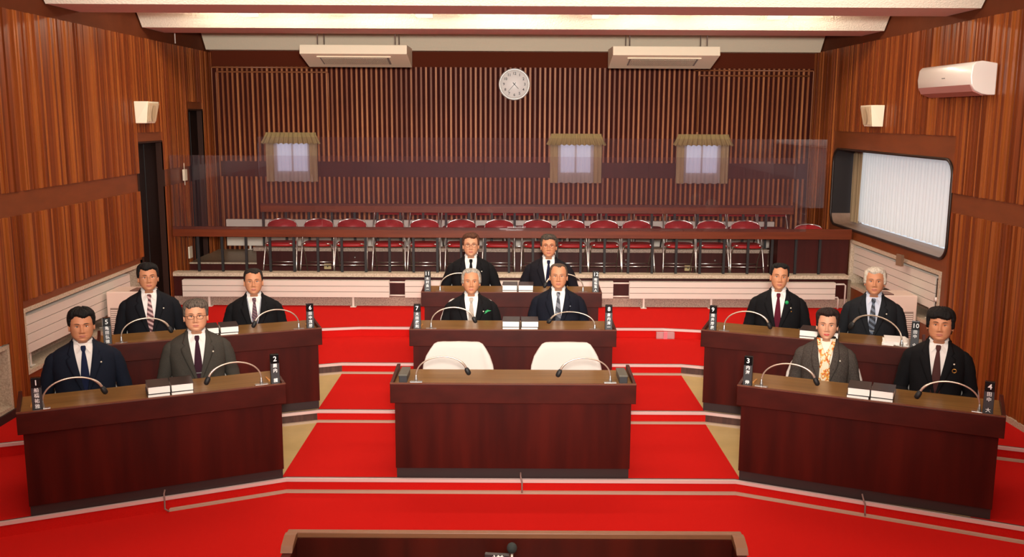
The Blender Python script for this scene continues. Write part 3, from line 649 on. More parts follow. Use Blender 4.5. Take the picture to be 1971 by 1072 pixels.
# ---------------------------------------------------------------- desks
W_BODY = 1.70
def make_desk(label, loc, rz, w=1.77):
    t = thing('council_desk', label, 'desk', loc, rz, 'two seat council desks'); h = w / 2; b = h - .03
    m_ = MB(); m_.box(-b, b, 0.0, .02, .075, .58); m_.build('front_panel', [DESKRED], t)
    m_ = MB(); m_.box(-b, -b + .02, .02, .40, .075, .58); m_.build('side_panel', [DESKRED], t)
    m_ = MB(); m_.box(b - .02, b, .02, .40, .075, .58); m_.build('side_panel', [DESKRED], t)
    m_ = MB(); m_.box(-b + .006, b - .006, .01, .40, 0, .075); m_.build('plinth', [PLINTH], t)
    m_ = MB(); m_.box(-h, h, -.03, -.005, .575, .718); m_.box(-h, -h + .022, -.005, .44, .575, .70); m_.box(h - .022, h, -.005, .44, .575, .70); m_.build('apron', [DESKAPRON], t, bevel=.003)
    m_ = MB(); m_.box(-h + .022, h - .022, -.005, .44, .672, .702); m_.build('desk_top', [DESKTOP], t)
    m_ = MB(); m_.box(-h, h, -.032, -.008, .718, .724); m_.build('edge_strip', [mat('brown_edge_strip', (104, 58, 40), .4, spec=.3)], t)
    for s in (-1, 1):
        m_ = MB(); xo = s * h; xi = s * (h - .022); m_.prism([(-.0045, .701), (.441, .701), (.441, .745), (.40, .752), (-.0045, .725)], min(xo, xi), max(xo, xi), 'x'); m_.build('end_cheek', [DESKAPRON], t, bevel=.002)
    return t
DESKS = {'L1': ((-1.64 - .768, 6.61 - .361, 0.0), radians(25), 'front council desk on the left beneath the two nearest men'),
 'C1': ((.012, 6.63, 0.0), 0, 'empty front council desk in the centre with two white covered chairs'),
 'R1': ((1.645 + .768, 6.62 - .353, 0.0), radians(-24.5), 'front council desk on the right with the woman and a man'),
 'L2': ((-1.665 - .79, 7.97 - .325, 0.1), radians(22.4), 'second row council desk on the left with plates 5 and 6'),
 'C2': ((.01, 7.95, 0.1), 0, 'second row council desk in the centre with plates 7 and 8'),
 'R2': ((1.66 + .79, 7.97 - .325, 0.1), radians(-22.4), 'second row council desk on the right with plates 9 and 10'),
 'C3': ((-.004, 9.17, 0.2), 0, 'rearmost council desk in the centre with plates 11 and 12')}
DM = {}
for k, (loc, rz, lb) in DESKS.items():
    make_desk(lb, loc, rz, 1.72 if k in ('L1', 'R1') else 1.77)
    DM[k] = (Vector(loc), rz)
def put(k, x, y, z=0.702):
    loc, rz = DM[k]; v = Matrix.Rotation(rz, 3, 'Z') @ Vector((x, y, 0)); return Vector((loc.x + v.x, loc.y + v.y, loc.z + z))

# microphones: base at one end, neck arching toward the desk centre
def make_mic():
    t = thing('gooseneck_microphone', 'x', 'microphone')
    m_ = MB(); m_.box(-.045, .045, -.02, .02, 0, .012); m_.lathe([(.012, .012), (.012, .03), (.007, .045), (.007, .06)], 12); m_.build('base', [SILVER], t, bevel=.002)
    pts = []
    for k in range(25):
        u = k / 24; a = pi * u * .93
        pts.append((.185 * (1 - cos(a)), .0 + .02 * u, .05 + .135 * sin(a) ** .9 + .015 * u))
    m_ = MB(); m_.tube(pts, [.0055] * 19 + [.0065, .008, .0085, .0085, .0085, .0085], 0, 8); m_.build('neck', [LIGHTGREY], t)
    e = Vector(pts[-1]); d = (e - Vector(pts[-3])).normalized(); q = d.to_track_quat('Z', 'X').to_matrix().to_4x4()
    m_ = MB(); m_.lathe([(.009, -.012), (.017, 0), (.019, .02), (.017, .04), (.009, .048), (0, .05)], 14, M=Matrix.Translation(e) @ q); m_.build('foam_windscreen', [BLACK], t)
    return t
mic = make_mic(); usedm = False
PERS = {'L1': ('1', '2'), 'C1': (None, None), 'R1': ('3', '4'), 'L2': ('5', '6'), 'C2': ('7', '8'), 'R2': ('9', '10'), 'C3': ('11', '12')}
for k in DM:
    for s in (-1, 1):
        o = mic if not usedm else copy_tree(mic); usedm = True
        o.location = put(k, s * .705, .06); o.rotation_euler = (0, 0, DM[k][1] + (0 if s < 0 else pi))
        pn = PERS[k][0 if s < 0 else 1]
        o['label'] = ('gooseneck microphone with black foam tip beside nameplate %s' % pn) if pn else 'gooseneck microphone at the %s end of the empty centre front desk' % ('left' if s < 0 else 'right')
        o['group'] = 'gooseneck microphones on the desks'
        if s > 0:
            o.scale = (1, 1, 1)
        if pn == '10': o.rotation_euler = (0, 0, DM[k][1] + pi - radians(38)); o.scale = (1.3, 1, 1.1)
        if pn == '8': o.scale = (1.05, 1, .8); o.rotation_euler = (0, 0, DM[k][1] + pi - radians(12))

# nameplates
plates = {'1': ('L1', -.735, '船橋祐雅'), '2': ('L1', .80, '蕨内 護'), '3': ('R1', -.80, '内海 伸'), '4': ('R1', .755, '田中 大'), '5': ('L2', -.805, '亀田弘徳'), '6': ('L2', .80, '田中茂勝'),
 '7': ('C2', -.822, '太田廣則'), '8': ('C2', .822, '倉内清一'), '9': ('R2', -.80, '畑井勝廣'), '10': ('R2', .80, '田中 全'), '11': ('C3', -.826, '木村良一'), '12': ('C3', .826, '船橋賢人')}
for nm, (k, lx, tx) in plates.items():
    t = thing('name_plate', 'black upright nameplate with white number %s at a desk corner' % nm, 'nameplate', put(k, lx, .035), DM[k][1], 'black nameplates on the desks')
    m_ = MB(); m_.prism([(-.012, 0), (.03, 0), (.018, .165), (.0, .165)], -.031, .031, 'x'); pl_ = m_.build('plate', [CHARCOAL], t, bevel=.002)
    m_ = MB(); m_.prism([(-.008, .160), (.034, .160), (.034, .225), (-.002, .225)], -.029, .029, 'x'); nb_ = m_.build('number_block', [GLOSSBLACK], t, bevel=.002)
    text('number', nm, .052, Matrix.Translation((0, -.0075, .192)) @ Matrix.Rotation(radians(90 + 5), 4, 'X'), WHITEINK, nb_)
    text('lettering', tx, .031, Matrix.Translation((0, -.0040, .141)) @ Matrix.Rotation(radians(90 - 4.2), 4, 'X'), WHITEINK, pl_, vertical=.0355)

# books: a pair of two-book stacks near the middle of each occupied desk
def book(label, loc, rz, w_, d_, h_, grp):
    t = thing('book', label, 'book', loc, rz, grp)
    m_ = MB(); m_.box(-w_ / 2 + .004, w_ / 2 - .004, -d_ / 2 + .003, d_ / 2 - .003, .003, h_ - .003); m_.build('page_block', [PAPER], t)
    m_ = MB(); m_.box(-w_ / 2, w_ / 2, -d_ / 2, d_ / 2, 0, .003); m_.box(-w_ / 2, w_ / 2, -d_ / 2, d_ / 2, h_ - .003, h_); m_.box(-w_ / 2, w_ / 2, d_ / 2 - .003, d_ / 2, 0, h_)
    m_.build('cover', [BOOKCOVER], t)
bk = {'L1': (.012, .165), 'R1': (-.05, .105), 'L2': (-.03, .130), 'C2': (-.018, .143), 'R2': (-.01, .147), 'C3': (-.018, .14)}
for k, (xa, xb) in bk.items():
    where = {'L1': 'front left desk', 'R1': 'front right desk', 'L2': 'second row left desk', 'C2': 'second row centre desk', 'R2': 'second row right desk', 'C3': 'rear centre desk'}[k]
    for xx, sd in ((xa, 'left'), (xb, 'right')):
        rz = DM[k][1]
        book('thin book beneath the thicker one, %s stack, %s' % (sd, where), put(k, xx, .155), rz, .148, .215, .026, 'books on the council desks')
        book('thick dark book on top, %s stack, %s' % (sd, where), put(k, xx + .003, .150, .7285), rz + radians(random.uniform(-2, 3)), .148, .21, .052, 'books on the council desks')
# desk 1 centre extras
for s in (-1, 1):
    t = thing('desk_box', 'small dark grey box at the %s end of the empty centre front desk' % ('left' if s < 0 else 'right'), 'box', put('C1', s * .80, .16))
    m_ = MB(); m_.box(-.03, .03, -.11, .11, .004, .06); m_.build('case', [CHARCOAL], t, bevel=.004)
    m_ = MB(); m_.box(-.033, .033, -.113, .113, .052, .064); m_.build('lid', [mat('greyish_green_lid', (86, 82, 72), .5)], t, bevel=.003)
    m_ = MB(); m_.box(-.028, -.018, -.10, .10, 0, .004); m_.box(.018, .028, -.10, .10, 0, .004); m_.build('foot', [SILVER], t)
m_ = MB(); m_.box(-.028, .028, -.01, .01, 0, .002); o = m_.build('paper_slip', [PAPER], loc=put('C1', .06, .04)); tag(o, 'small white paper slip on the empty centre front desk', 'paper')
m_ = MB()
for q in range(6):
    a = random.uniform(-.08, .08); m_.box(-.10 + .003 * q, .10 - .004 * q, -.13, .13 - .004 * q, .006 * q, .006 * q + .0055, 0, Matrix.Rotation(a, 4, 'Z'))
o = m_.build('paper_stack', [PAPER], loc=put('R2', .66, .22)); o.rotation_euler.z = DM['R2'][1]; tag(o, 'loose pile of white papers on the second row right desk', 'papers')
# pen trays at the desk ends
for k, s in (('L1', -1), ('L1', 1), ('R1', -1), ('R1', 1), ('R2', -1), ('L2', 1), ('C2', -1)):
    h = .86 if k in ('L1', 'R1') else .885
    m_ = MB(); m_.box(-.005, .005, -.05, .05, 0, .009); o = m_.build('pen', [OAK], loc=put(k, s * (h - .085), .20)); o.rotation_euler.z = DM[k][1] + radians(4 * s)
    wn2 = {'L1': 'front left desk', 'R1': 'front right desk', 'L2': 'second row left desk', 'C2': 'second row centre desk', 'R2': 'second row right desk'}[k]
    tag(o, 'light wooden pencil lying at the %s end of the %s' % ('left' if s < 0 else 'right', wn2), 'pencil')

# clear outlet box on the top riser
t = thing('outlet_cover', 'clear plastic outlet cover on the red riser right of centre desks', 'outlet', (1.70, 10.26, .2))
m_ = MB(); m_.box(-.10, .10, 0, .04, 0, .075); m_.build('clear_cover', [CLEARBOX], t)
m_ = MB(); m_.box(-.095, -.025, .042, .048, 0, .07); m_.box(.025, .095, .042, .048, 0, .07); m_.build('outlet_plate', [mat('pink_plate', (230, 170, 165), .5)], t)
m_ = MB(); m_.box(-.02, .02, -.006, .02, 0, .08); m_.build('centre_rib', [mat('pink_rib', (220, 120, 130), .4)], t)

# microphone cables over the front step
for xx, lb in ((-2.40, 'left end of the beige duct, front step'), (.07, 'front step below the centre desk'), (2.43, 'front step below the right desk')):
    y = yline(0, xx); m_ = MB(); m_.tube([(xx, y + .012, .05), (xx, y - .01, .03), (xx + .01, y - .03, -.01), (xx + .01, y - .035, -.07), (xx + (.04 if xx < -1 else .01), y - .04, -.085)], .006, 0, 8)
    tag(m_.build('cable', [mat('grey_brown_cable', (130, 100, 92), .5)]), 'short grey cable hanging over the %s' % lb, 'cable')

# air purifiers
def purifier(xc, y, z, label, grp):
    t = thing('air_purifier', label, 'air purifier', (xc, y, z), 0)
    m_ = MB(); m_.box(-.21, .21, 0, .32, 0.02, .62); m_.build('body', [mat('warm_white_case', (232, 206, 190), .4)], t, bevel=.012)
    m_ = MB()
    for k in range(18): m_.box(-.17, .17, -.006, .002, .06 + k * .021, .071 + k * .021)
    m_.build('front_louvres', [mat('louvre_white', (240, 222, 208), .4)], t)
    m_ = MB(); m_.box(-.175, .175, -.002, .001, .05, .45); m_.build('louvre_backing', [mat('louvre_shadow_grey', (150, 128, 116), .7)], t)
    s = 1 if xc < 0 else -1
    m_ = MB(); m_.box(min(s * .03, s * .2), max(s * .03, s * .2), .02, .20, .62, .632); m_.build('control_panel', [mat('mauve_brown_panel', (120, 92, 84), .25)], t, bevel=.003)
    return t
purifier(-3.97, 9.62, .2, 'tall white slatted air purifier against the left wall behind the row', None)
purifier(3.97, 9.62, .2, 'tall white slatted air purifier against the right wall behind the row', None)

# lectern at the bottom edge
t = thing('lectern', 'wide dark wood speaker lectern seen from behind at the bottom', 'lectern', (0.016, 3.9, -.1)); h = .985
m_ = MB(); m_.box(-h + .02, h - .02, -.02, .02, .06, .90); m_.build('front_board', [DESKRED], t)
for s in (-1, 1):
    m_ = MB(); a, b = s * h, s * (h - .04)
    m_.prism([(.019, .06), (.019, .899), (-.04, .899), (-.12, .878), (-.55, .88), (-.55, .06)], min(a, b), max(a, b), 'x'); m_.build('side_board', [DESKRED], t)
m_ = MB(); m_.box(-h - .005, h + .005, -.012, .022, .90, .925); m_.build('top_rim', [mat('lighter_rim', (120, 78, 52), .45)], t, bevel=.003)
for s in (-1, 1):
    m_ = MB(); a, b = s * (h + .008), s * (h - .042); m_.prism([(-.013, .9), (-.013, .926), (-.04, .926), (-.10, .905), (-.12, .88)], min(a, b), max(a, b), 'x'); m_.build('side_rim', [mat('lighter_rim', (120, 78, 52), .45)], t)
m_ = MB(); m_.box(-h + .04, h - .04, -.55, -.02, .72, .75); m_.build('work_top', [DESKTOP], t)
m_ = MB(); m_.box(-h, h, -.50, .0, 0, .06); m_.build('plinth', [PLINTH], t)
t = thing('lectern_microphone', 'black ball microphone standing on the bottom lectern', 'microphone', (.005, 3.62, .65))
m_ = MB(); m_.lathe([(.05, 0), (.05, .012), (.012, .02)], 20); m_.build('base', [BLACK], t)
m_ = MB(); m_.tube([(0, 0, .015), (0, .0, .12), (0, 0, .215)], .006, 0, 8); m_.build('neck', [LIGHTGREY], t)
m_ = MB(); m_.ball((0, 0, .235), .021, .021, .023); m_.build('foam_windscreen', [mat('dark_green_grey_foam', (38, 44, 42), .9)], t)
t = thing('name_plate', 'black nameplate with white character beside the lectern microphone', 'nameplate', (-.055, 3.58, .65), radians(-6))
m_ = MB(); m_.box(-.05, .05, 0, .02, 0, .225); m_.build('plate', [CHARCOAL], t, bevel=.002)
text('lettering', '議', .05, Matrix.Translation((0.005, -.002, .197)) @ FACING, WHITEINK, t)

# ---------------------------------------------------------------- covered chairs
def make_seat():
    t = thing('covered_chair', 'x', 'chair')
    def sup(a, b, p, n=28):
        o_ = []
        for k in range(n):
            g = 2 * pi * k / n; o_.append((a * (abs(cos(g)) ** p) * (1 if cos(g) >= 0 else -1), b * (abs(sin(g)) ** p) * (1 if sin(g) >= 0 else -1)))
        return o_
    m_ = MB(); m_.rings([[(x * k_, y * k_, z) for x, y in sup(.25, .24, .5)] for z, k_ in ((.30, .92), (.31, 1), (.355, 1), (.37, .94))], cap0=True, cap1=True); m_.build('seat', [mat('dark_seat_fabric', (90, 26, 24), .9)], t)
    rs = []
    for z, a, b, yy, p in ((.28, .27, .035, .235, .5), (.45, .290, .04, .25, .45), (.56, .292, .042, .265, .45), (.64, .280, .04, .275, .45), (.71, .258, .037, .284, .45), (.765, .228, .034, .290, .45), (.803, .200, .027, .295, .5), (.817, .172, .012, .297, .55)):
        rs.append([(x + .003 * sin(20 * z + 9 * x), y + yy - .55 * x * x + .0045 * sin(34 * x + 9 * z) * sin(11 * x + 2) + .003 * sin(70 * x + 20 * z), z) for x, y in sup(a, b, p, 40)])
    m_ = MB(); m_.rings(rs, cap0=True, cap1=True); m_.build('back_cover', [CLOTH], t)
    for s in (-1, 1):
        m_ = MB(); m_.tube([(s * .27, .20, .52), (s * .285, .0, .54), (s * .28, -.16, .54), (s * .27, -.20, .50)], .018, 0, 8); m_.tube([(s * .27, -.19, .50), (s * .25, -.17, .34)], .014, 0, 8); m_.build('armrest', [CHAIRARM], t)
        for yy in (-.19, .19):
            m_ = MB(); m_.tube([(s * .20, yy, .31), (s * .23, yy * 1.1, .0)], [.016, .011], 0, 8); m_.build('leg', [BLACK], t)
    return t
seat = make_seat(); useds = False
def place_seat(loc, rz, label):
    global useds
    o = seat if not useds else copy_tree(seat); useds = True
    o.location = loc; o.rotation_euler = (0, 0, rz); o['label'] = label; o['group'] = 'white covered council chairs'

# ---------------------------------------------------------------- people
NB = .128
def lerp(a, b, t): return a + (b - a) * t
def smooth(a, b, x):
    t = max(0, min(1, (x - a) / (b - a))); return t * t * (3 - 2 * t)
HEADZ = [ # z, half width, front y, back y, exponent
 (.112, .012, -.020, .035, 1.0), (.109, .034, -.040, .055, .98), (.101, .052, -.057, .074, .96), (.088, .065, -.071, .088, .95), (.070, .073, -.081, .097, .94),
 (.048, .0768, -.087, .100, .93), (.026, .0778, -.090, .100, .92), (.003, .0768, -.088, .096, .92), (-.020, .0755, -.087, .088, .92), (-.042, .0720, -.0855, .076, .92),
 (-.062, .0660, -.086, .064, .93), (-.080, .0570, -.086, .055, .95), (-.096, .0450, -.083, .050, .97), (-.108, .0330, -.076, .049, 1.0), (-.116, .0320, -.060, .050, 1.0),
 (-.122, .0440, -.038, .052, 1.0), (-.140, .052, -.034, .056, 1.0), (-.170, .056, -.036, .062, 1.0), (-.190, .068, -.040, .068, 1.0)]
def interp(tab, z):
    if z >= tab[0][0]: return tab[0][1:]
    for a, b in zip(tab, tab[1:]):
        if a[0] >= z >= b[0]:
            t = (a[0] - z) / (a[0] - b[0]); return tuple(lerp(p, q, t) for p, q in zip(a[1:], b[1:]))
    return tab[-1][1:]
def g2(x, z, cx, cz, sx, sz): return exp(-((x - cx) / sx) ** 2 - ((z - cz) / sz) ** 2)
def head_point(a, z, P, off=0.0):
    """a: azimuth, 0 = face front (-y); returns a skin point"""
    hw, fy, by, ex = interp(HEADZ, z)
    fw = P['w']; jaw = smooth(-.03, -.10, z) ; hw = hw * 1.02 * (fw + (P['jaw'] - 1) * jaw * (1 if z > -.118 else 0))
    cy = (fy + by) / 2; d = (by - fy) / 2; sx = sin(a); cxx = -cos(a)
    x = (hw + off) * (abs(sx) ** ex) * (1 if sx >= 0 else -1); y = cy + (d + off) * (abs(cxx) ** ex) * (1 if cxx >= 0 else -1)
    if cxx < 0 and off < .02:
        f = -cxx; k = 1.0
        dy = 0
        ax = abs(x)
        dy += .0105 * g2(ax, z, .030, .003, .017, .011)             # sockets
        dy -= .0045 * g2(ax, z, .028, .024, .026, .008)             # brow
        br = smooth(-.048, -.036, z) * (1 - smooth(-.005, .03, z))
        nh = lerp(.0275, .0085, smooth(-.042, .014, z)); nw = lerp(.0120, .0078, smooth(-.040, .0, z))
        dy -= br * nh * exp(-(x / nw) ** 2) * P['nose']
        dy -= .0075 * g2(ax, z, .0135, -.041, .0065, .0075) * P['nose']       # wings
        dy -= .005 * g2(ax, z, .042, -.030, .02, .02)                # cheeks
        dy -= .0046 * g2(x, z, 0, -.0630, .023, .0042)               # upper lip
        dy += .0045 * g2(x, z, 0, -.0675, .027, .0018)               # mouth line
        dy -= .0052 * g2(x, z, 0, -.0725, .018, .0045)               # lower lip
        dy += .0040 * g2(x, z, 0, -.084, .022, .006)
        dy -= .0045 * g2(x, z, 0, -.100, .018, .011)                 # chin
        dy += .0022 * P['age'] * g2(ax, z, .030 + (-.045 - z) * .5, -.052, .0045, .018)   # folds beside the mouth
        y += dy * k if z > -.118 else 0
    # ears
    return Vector((x, y, z))
def build_person(P, M):
    skin = mat('skin_%s' % P['skin'], {'a': (204, 146, 112), 'b': (196, 134, 98), 'c': (204, 150, 120)}[P['skin']], .5, spec=.35, noise_amt=.05, nscale=(9, 9, 9))
    lip = mat('lips_%s' % P.get('lip', 'n'), {'n': (172, 100, 82), 'r': (186, 76, 70)}[P.get('lip', 'n')], .4)
    hz = P['hz']; S = P.get('s', 1.06)
    yaw = Matrix.Rotation(radians(P.get('hy', 0)), 4, 'Z') @ Matrix.Rotation(radians(P.get('hp', -7)), 4, 'X') @ Matrix.Rotation(radians(P.get('hr', 0)), 4, 'Y')
    HM = Matrix.Translation((0, -.01, hz)) @ yaw @ Matrix.Scale(S * .94, 4)
    BM = Matrix.Translation((0, 0, hz - NB * S)) @ Matrix.Scale(S, 4)         # neck base frame
    # ---- body: head rings then neck, shoulders and trunk in one surface
    mb = MB(); NA = 72; zs = []
    z = .112
    while z > -.119: zs.append(z); z -= .0028 if z < .045 else .0055
    rs = []
    az = []
    for j in range(NA):
        u = j / NA * 2 - 1; az.append(pi * (u * .55 + .45 * u ** 3) if True else pi * u)
    for z in zs: rs.append([HM @ head_point(a, z, P) for a in az])
    for z in (-.128, -.145, -.165, -.185): 
        tt = smooth(-.12, -.185, z)
        rs.append([(HM @ head_point(a, z, P)).lerp(BM @ (head_point(a, z, P) + Vector((0, .0, NB))), tt) for a in az])
    TR = [(-.01, .070, -.055, .065), (-.04, .105, -.062, .070), (-.07, .140, -.070, .075), (-.12, .15, -.080, .08), (-.22, .150, -.105, .095), (-.34, .155, -.10, .095), (-.46, .165, -.10, .11), (-.54, .15, -.10, .11), (-.57, .08, -.06, .06)]
    for z, hw, fy, by in TR:
        rs.append([BM @ Vector((hw * (abs(sin(a)) ** .85) * (1 if sin(a) >= 0 else -1), (fy + by) / 2 + (by - fy) / 2 * (-1 if cos(a) > 0 else 1) * abs(cos(a)) ** .85, z)) for a in az])
    nlip = {}
    def mf(i, j):
        if i < len(zs) - 1:
            z = (zs[i] + zs[i + 1]) / 2; a = (az[j] + az[(j + 1) % NA]) / 2; x = head_point(a, z, P).x
            if abs(a) < 1.2 and -.0760 < z < -.0600 and abs(x) < .0225 * sqrt(max(0, 1 - ((z + .0675) / .0088) ** 2)): return 1
        return 0
    mb.rings(rs, cap0=True, cap1=True, mfun=mf)
    # arms, hands, legs
    ow = P.get('elb', 0.0); floor_z = -(hz - NB * S) / S
    seatz = .40 / S + floor_z
    for s in (-1, 1):
        sh = Vector((s * .140, .01, -.095)); el = Vector((s * (.232 + ow), .03, -.345)); wr = Vector((s * .10, -.27, seatz + .085))
        mb.tube([sh, sh.lerp(el, .5) + Vector((s * .012, 0, 0)), el, el.lerp(wr, .4) + Vector((s * .0, -.01, 0)), wr], [.034, .034, .032, .030, .024], 0, 10, M=BM)
        d = Vector((-s * .35, -1, -.06)).normalized(); side = Vector((s * 1, -.35, 0)).normalized()
        pc = [wr, wr + d * .03, wr + d * .07, wr + d * .095]
        mb.tube(pc, [.024, .036, .040, .034], 0, 10, M=BM, flat=.42)
        for q, (o_, ln) in enumerate(((-.026, .062), (-.009, .072), (.009, .068), (.025, .052))):
            b0 = wr + d * .085 + side * o_; mb.tube([b0, b0 + d * ln * .4 + Vector((0, 0, .004)), b0 + d * ln * .75 + Vector((0, 0, -.004)), b0 + d * ln + Vector((0, 0, -.016))], [.0088, .0084, .0078, .006], 0, 7, M=BM)
        b0 = wr + d * .03 - side * .028; mb.tube([b0, b0 + d * .022 - side * .022, b0 + d * .05 - side * .028, b0 + d * .066 - side * .026], [.011, .0105, .009, .007], 0, 7, M=BM)
        hp = Vector((s * .09, -.0, seatz + .03)); kn = Vector((s * .11, -.38, seatz + .035)); an = Vector((s * .11, -.36, floor_z + .08))
        mb.tube([hp, hp.lerp(kn, .5), kn, kn.lerp(an, .35), an, an + Vector((0, -.06, -.045)), an + Vector((0, -.14, -.055))], [.075, .068, .05, .05, .034, .032, .02], 0, 10, M=BM)
        # ear
        hw = head_point(s * pi / 2 * .98, -.005, P).x
        er = [[Vector((hw + s * (.002 + ox), .006 + ry * cos(g), -.012 + rz * sin(g))) for g in [2 * pi * q / 14 for q in range(14)]] for ox, ry, rz in ((-.008, .012, .024), (.002, .016, .029), (.007, .017, .030), (.008, .013, .025), (.003, .009, .019))]
        mb.rings(er, cap0=True, cap1=True, M=HM)
    for vi in range(0): pass
    body = mb.build('person', [skin, lip]); body.matrix_world = M
    tag(body, P['label'], 'person', None)
    def child(m_, nm, mats, lab=None, par=None, **kw):
        o = m_.build(nm, mats, par or body, **kw)
        if lab: o['label'] = lab
        return o
    # ---- eyes and brows
    for s in (-1, 1):
        m_ = MB(); ex, ez = s * .0305, .001; fy = head_point(.36, ez, P).y
        # find surface y at ex
        aa = .0
        while head_point(aa, ez, P).x < abs(ex): aa += .01
        fy = head_point(aa, ez, P).y
        sq = P.get('eye', .0052)
        m_.ball((ex, fy + .004, ez), .0135, .0075, sq, 0, 16, 8, M=HM)
        eye_ = child(m_, 'eye', [mat('eye_white', (212, 196, 186), .3)])
        m_ = MB(); m_.ball((ex, fy + .0005, ez), .0052, .0052, min(.0052, sq * .98), 0, 12, 8, M=HM); child(m_, 'iris', [mat('dark_iris', (26, 16, 12), .2)], par=eye_)
        m_ = MB(); pts = [(ex + s * t_ * .0155, fy - .0035 + abs(t_) * .0035 + (.002 if t_ > 0 else 0), ez + sq * (1 - t_ * t_ * .9) + .0004) for t_ in [q / 4 - 1 for q in range(9)]]
        m_.tube(pts, [.0008, .0014, .0018, .0019, .0019, .0019, .0018, .0015, .0008], 0, 6, M=HM); child(m_, 'eyelid_line', [mat('lash_line', (60, 34, 26), .6)], par=eye_)
        # brow
        m_ = MB(); rr_ = []
        for q in range(9):
            u = q / 8; x = .013 + .036 * u; zz = .0215 + P.get('browz', 0) + .0045 * sin(u * 2.6) - .001 * u; aa = .0
            while head_point(aa, zz, P).x < x and aa < 1.5: aa += .01
            p_ = head_point(aa, zz, P); rr_.append((s * x, p_.y - .0006, zz))
        m_.tube(rr_, [.0012, .0024, .0028, .0029, .0028, .0026, .0022, .0016, .0008], 0, 6, M=HM); child(m_, 'eyebrow', [mat('brow_%s' % P['brow'], {'k': (28, 20, 16), 'g': (120, 104, 92), 'b': (60, 40, 28)}[P['brow']], .9)])
    # ---- hair
    H = P['hair']; hc = H['col']; hm_ = mat('hair_%s' % H['name'], hc, .72, spec=.25, rgb2=H['col2'], nscale=(170, 60, 22), nd=5, bump=.8)
    m_ = MB(); rs = []; zz = [.112 - q * .004 for q in range(int((.112 + .09) / .004))]
    hz0 = H['front']; side_z = H['side']; th = H['thick']; tmp = H.get('temple', 0.0); part = H.get('part', 0)
    for z in zz:
        rg = []
        for j in range(NA * 1):
            a = -pi + 2 * pi * j / NA; aa = abs(a)
            fr_ = hz0 + H.get('wave', .006) * sin(a * 5 + P['seed']) + .005 * noise.noise(Vector((a * 9, 0, P['seed']))) + .003 * noise.noise(Vector((a * 28, 2, P['seed']))) + H.get('recess', 0) * g2(aa, 0, .62, 0, .28, 1) - tmp * smooth(.5, .95, aa)
            ln = fr_ if aa < .95 else lerp(fr_, side_z, smooth(.95, 1.22, aa)) if aa < 1.22 else lerp(side_z, side_z - .01, smooth(1.2, 1.5, aa)) if aa < 1.75 else lerp(side_z + .0, H.get('nape', -.085), smooth(1.75, 2.2, aa))
            if aa < H.get('bangw', 0) and H.get('bang'): ln = H['bang'] + .004 * sin(a * 14 + P['seed'])
            wt = smooth(-.002, .013, z - ln)
            topf = smooth(.02, .095, z)
            t_ = .78 * lerp(H.get('sidethick', th * .7), th, topf) * wt
            t_ *= 1 + H.get('vol', .18) * noise.noise(Vector((a * 3.2, z * 26, P['seed'])))
            p_ = head_point(a, max(z, -.117), P)
            c0 = Vector((0, .005, .02)); n_ = Vector((p_.x, p_.y - .005, (p_.z - .03) * .9 if z > .03 else 0)).normalized()
            st_ = .0022 * noise.noise(Vector((a * 22, z * 9, P['seed'] + 3)))
            q_ = p_ + n_ * (t_ + st_ * wt * 1.6 - .0055 * (1 - wt))
            if part and z > .04: q_.z += .004 * wt * smooth(0, .6, part * a)
            rg.append(HM @ q_)
        rs.append(rg)
    m_.rings(rs, cap0=True); child(m_, 'hair', [hm_])
    if P.get('glasses'):
        gm = mat('glasses_%s' % P['glasses'], {'d': (50, 34, 30), 's': (150, 120, 100), 'r': (130, 50, 44)}[P['glasses']], .3, metal=.5)
        m_ = MB(); gy = head_point(0, .0, P).y - .012
        for s in (-1, 1):
            pts = []
            for q in range(17):
                g = 2 * pi * q / 16; pts.append((s * .033 + .0235 * (abs(cos(g)) ** .7) * (1 if cos(g) > 0 else -1), gy + .006 * abs(s * .033 + .0235 * cos(g)) / .05, -.002 + .0145 * (abs(sin(g)) ** .7) * (1 if sin(g) > 0 else -1)))
            m_.tube(pts, [.0015 if P['glasses'] != 's' else .0009] * 17, 0, 6, M=HM, cap=False)
            m_.tube([(s * .056, gy + .006, .006), (s * .074, gy + .03, .006), (s * .083, .0, .002)], .0012, 0, 6, M=HM)
        m_.tube([(-.010, gy, .002), (0, gy - .002, .004), (.010, gy, .002)], .0012, 0, 6, M=HM); child(m_, 'glasses', [gm])
    # ---- clothes
    wsh = P.get('shw', 1.0) * .915
    JT = [(.035, .072, -.058, .078), (.012, .084, -.066, .086), (-.008, .120, -.074, .094), (-.024, .158, -.084, .100), (-.042, .188, -.094, .104), (-.065, .207, -.104, .108), (-.10, .216, -.114, .112), (-.16, .216, -.124, .114), (-.23, .208, -.130, .114), (-.31, .198, -.130, .112), (-.40, .192, -.128, .114), (-.48, .198, -.130, .120), (-.56, .202, -.13, .125)]
    def tors(z, tab=JT): 
        r = interp(tab, z); return r[0] * wsh, r[1], r[2]
    def surf(x, z, off=0.0):
        hw, fy, by = tors(z); cy = (fy + by) / 2; d = (by - fy) / 2; t_ = min(.999, abs(x) / hw)
        return cy - (d * (1 - t_ ** 2.3) ** (1 / 2.1)) - off
    def vw(z):   # half width of the jacket opening
        zb = P.get('vbot', -.36)
        if z > -.01: return .062
        return max(.0, .062 * (1 - ((-.01 - z) / (-.01 - zb)) ** 1.15)) if z > zb else 0.0
    if P.get('openj'): 
        def vw(z): return max(.012, .060 - .05 * smooth(0, -.35, z))
    jm = P['jacket']; m_ = MB(); rs = []; z = .020
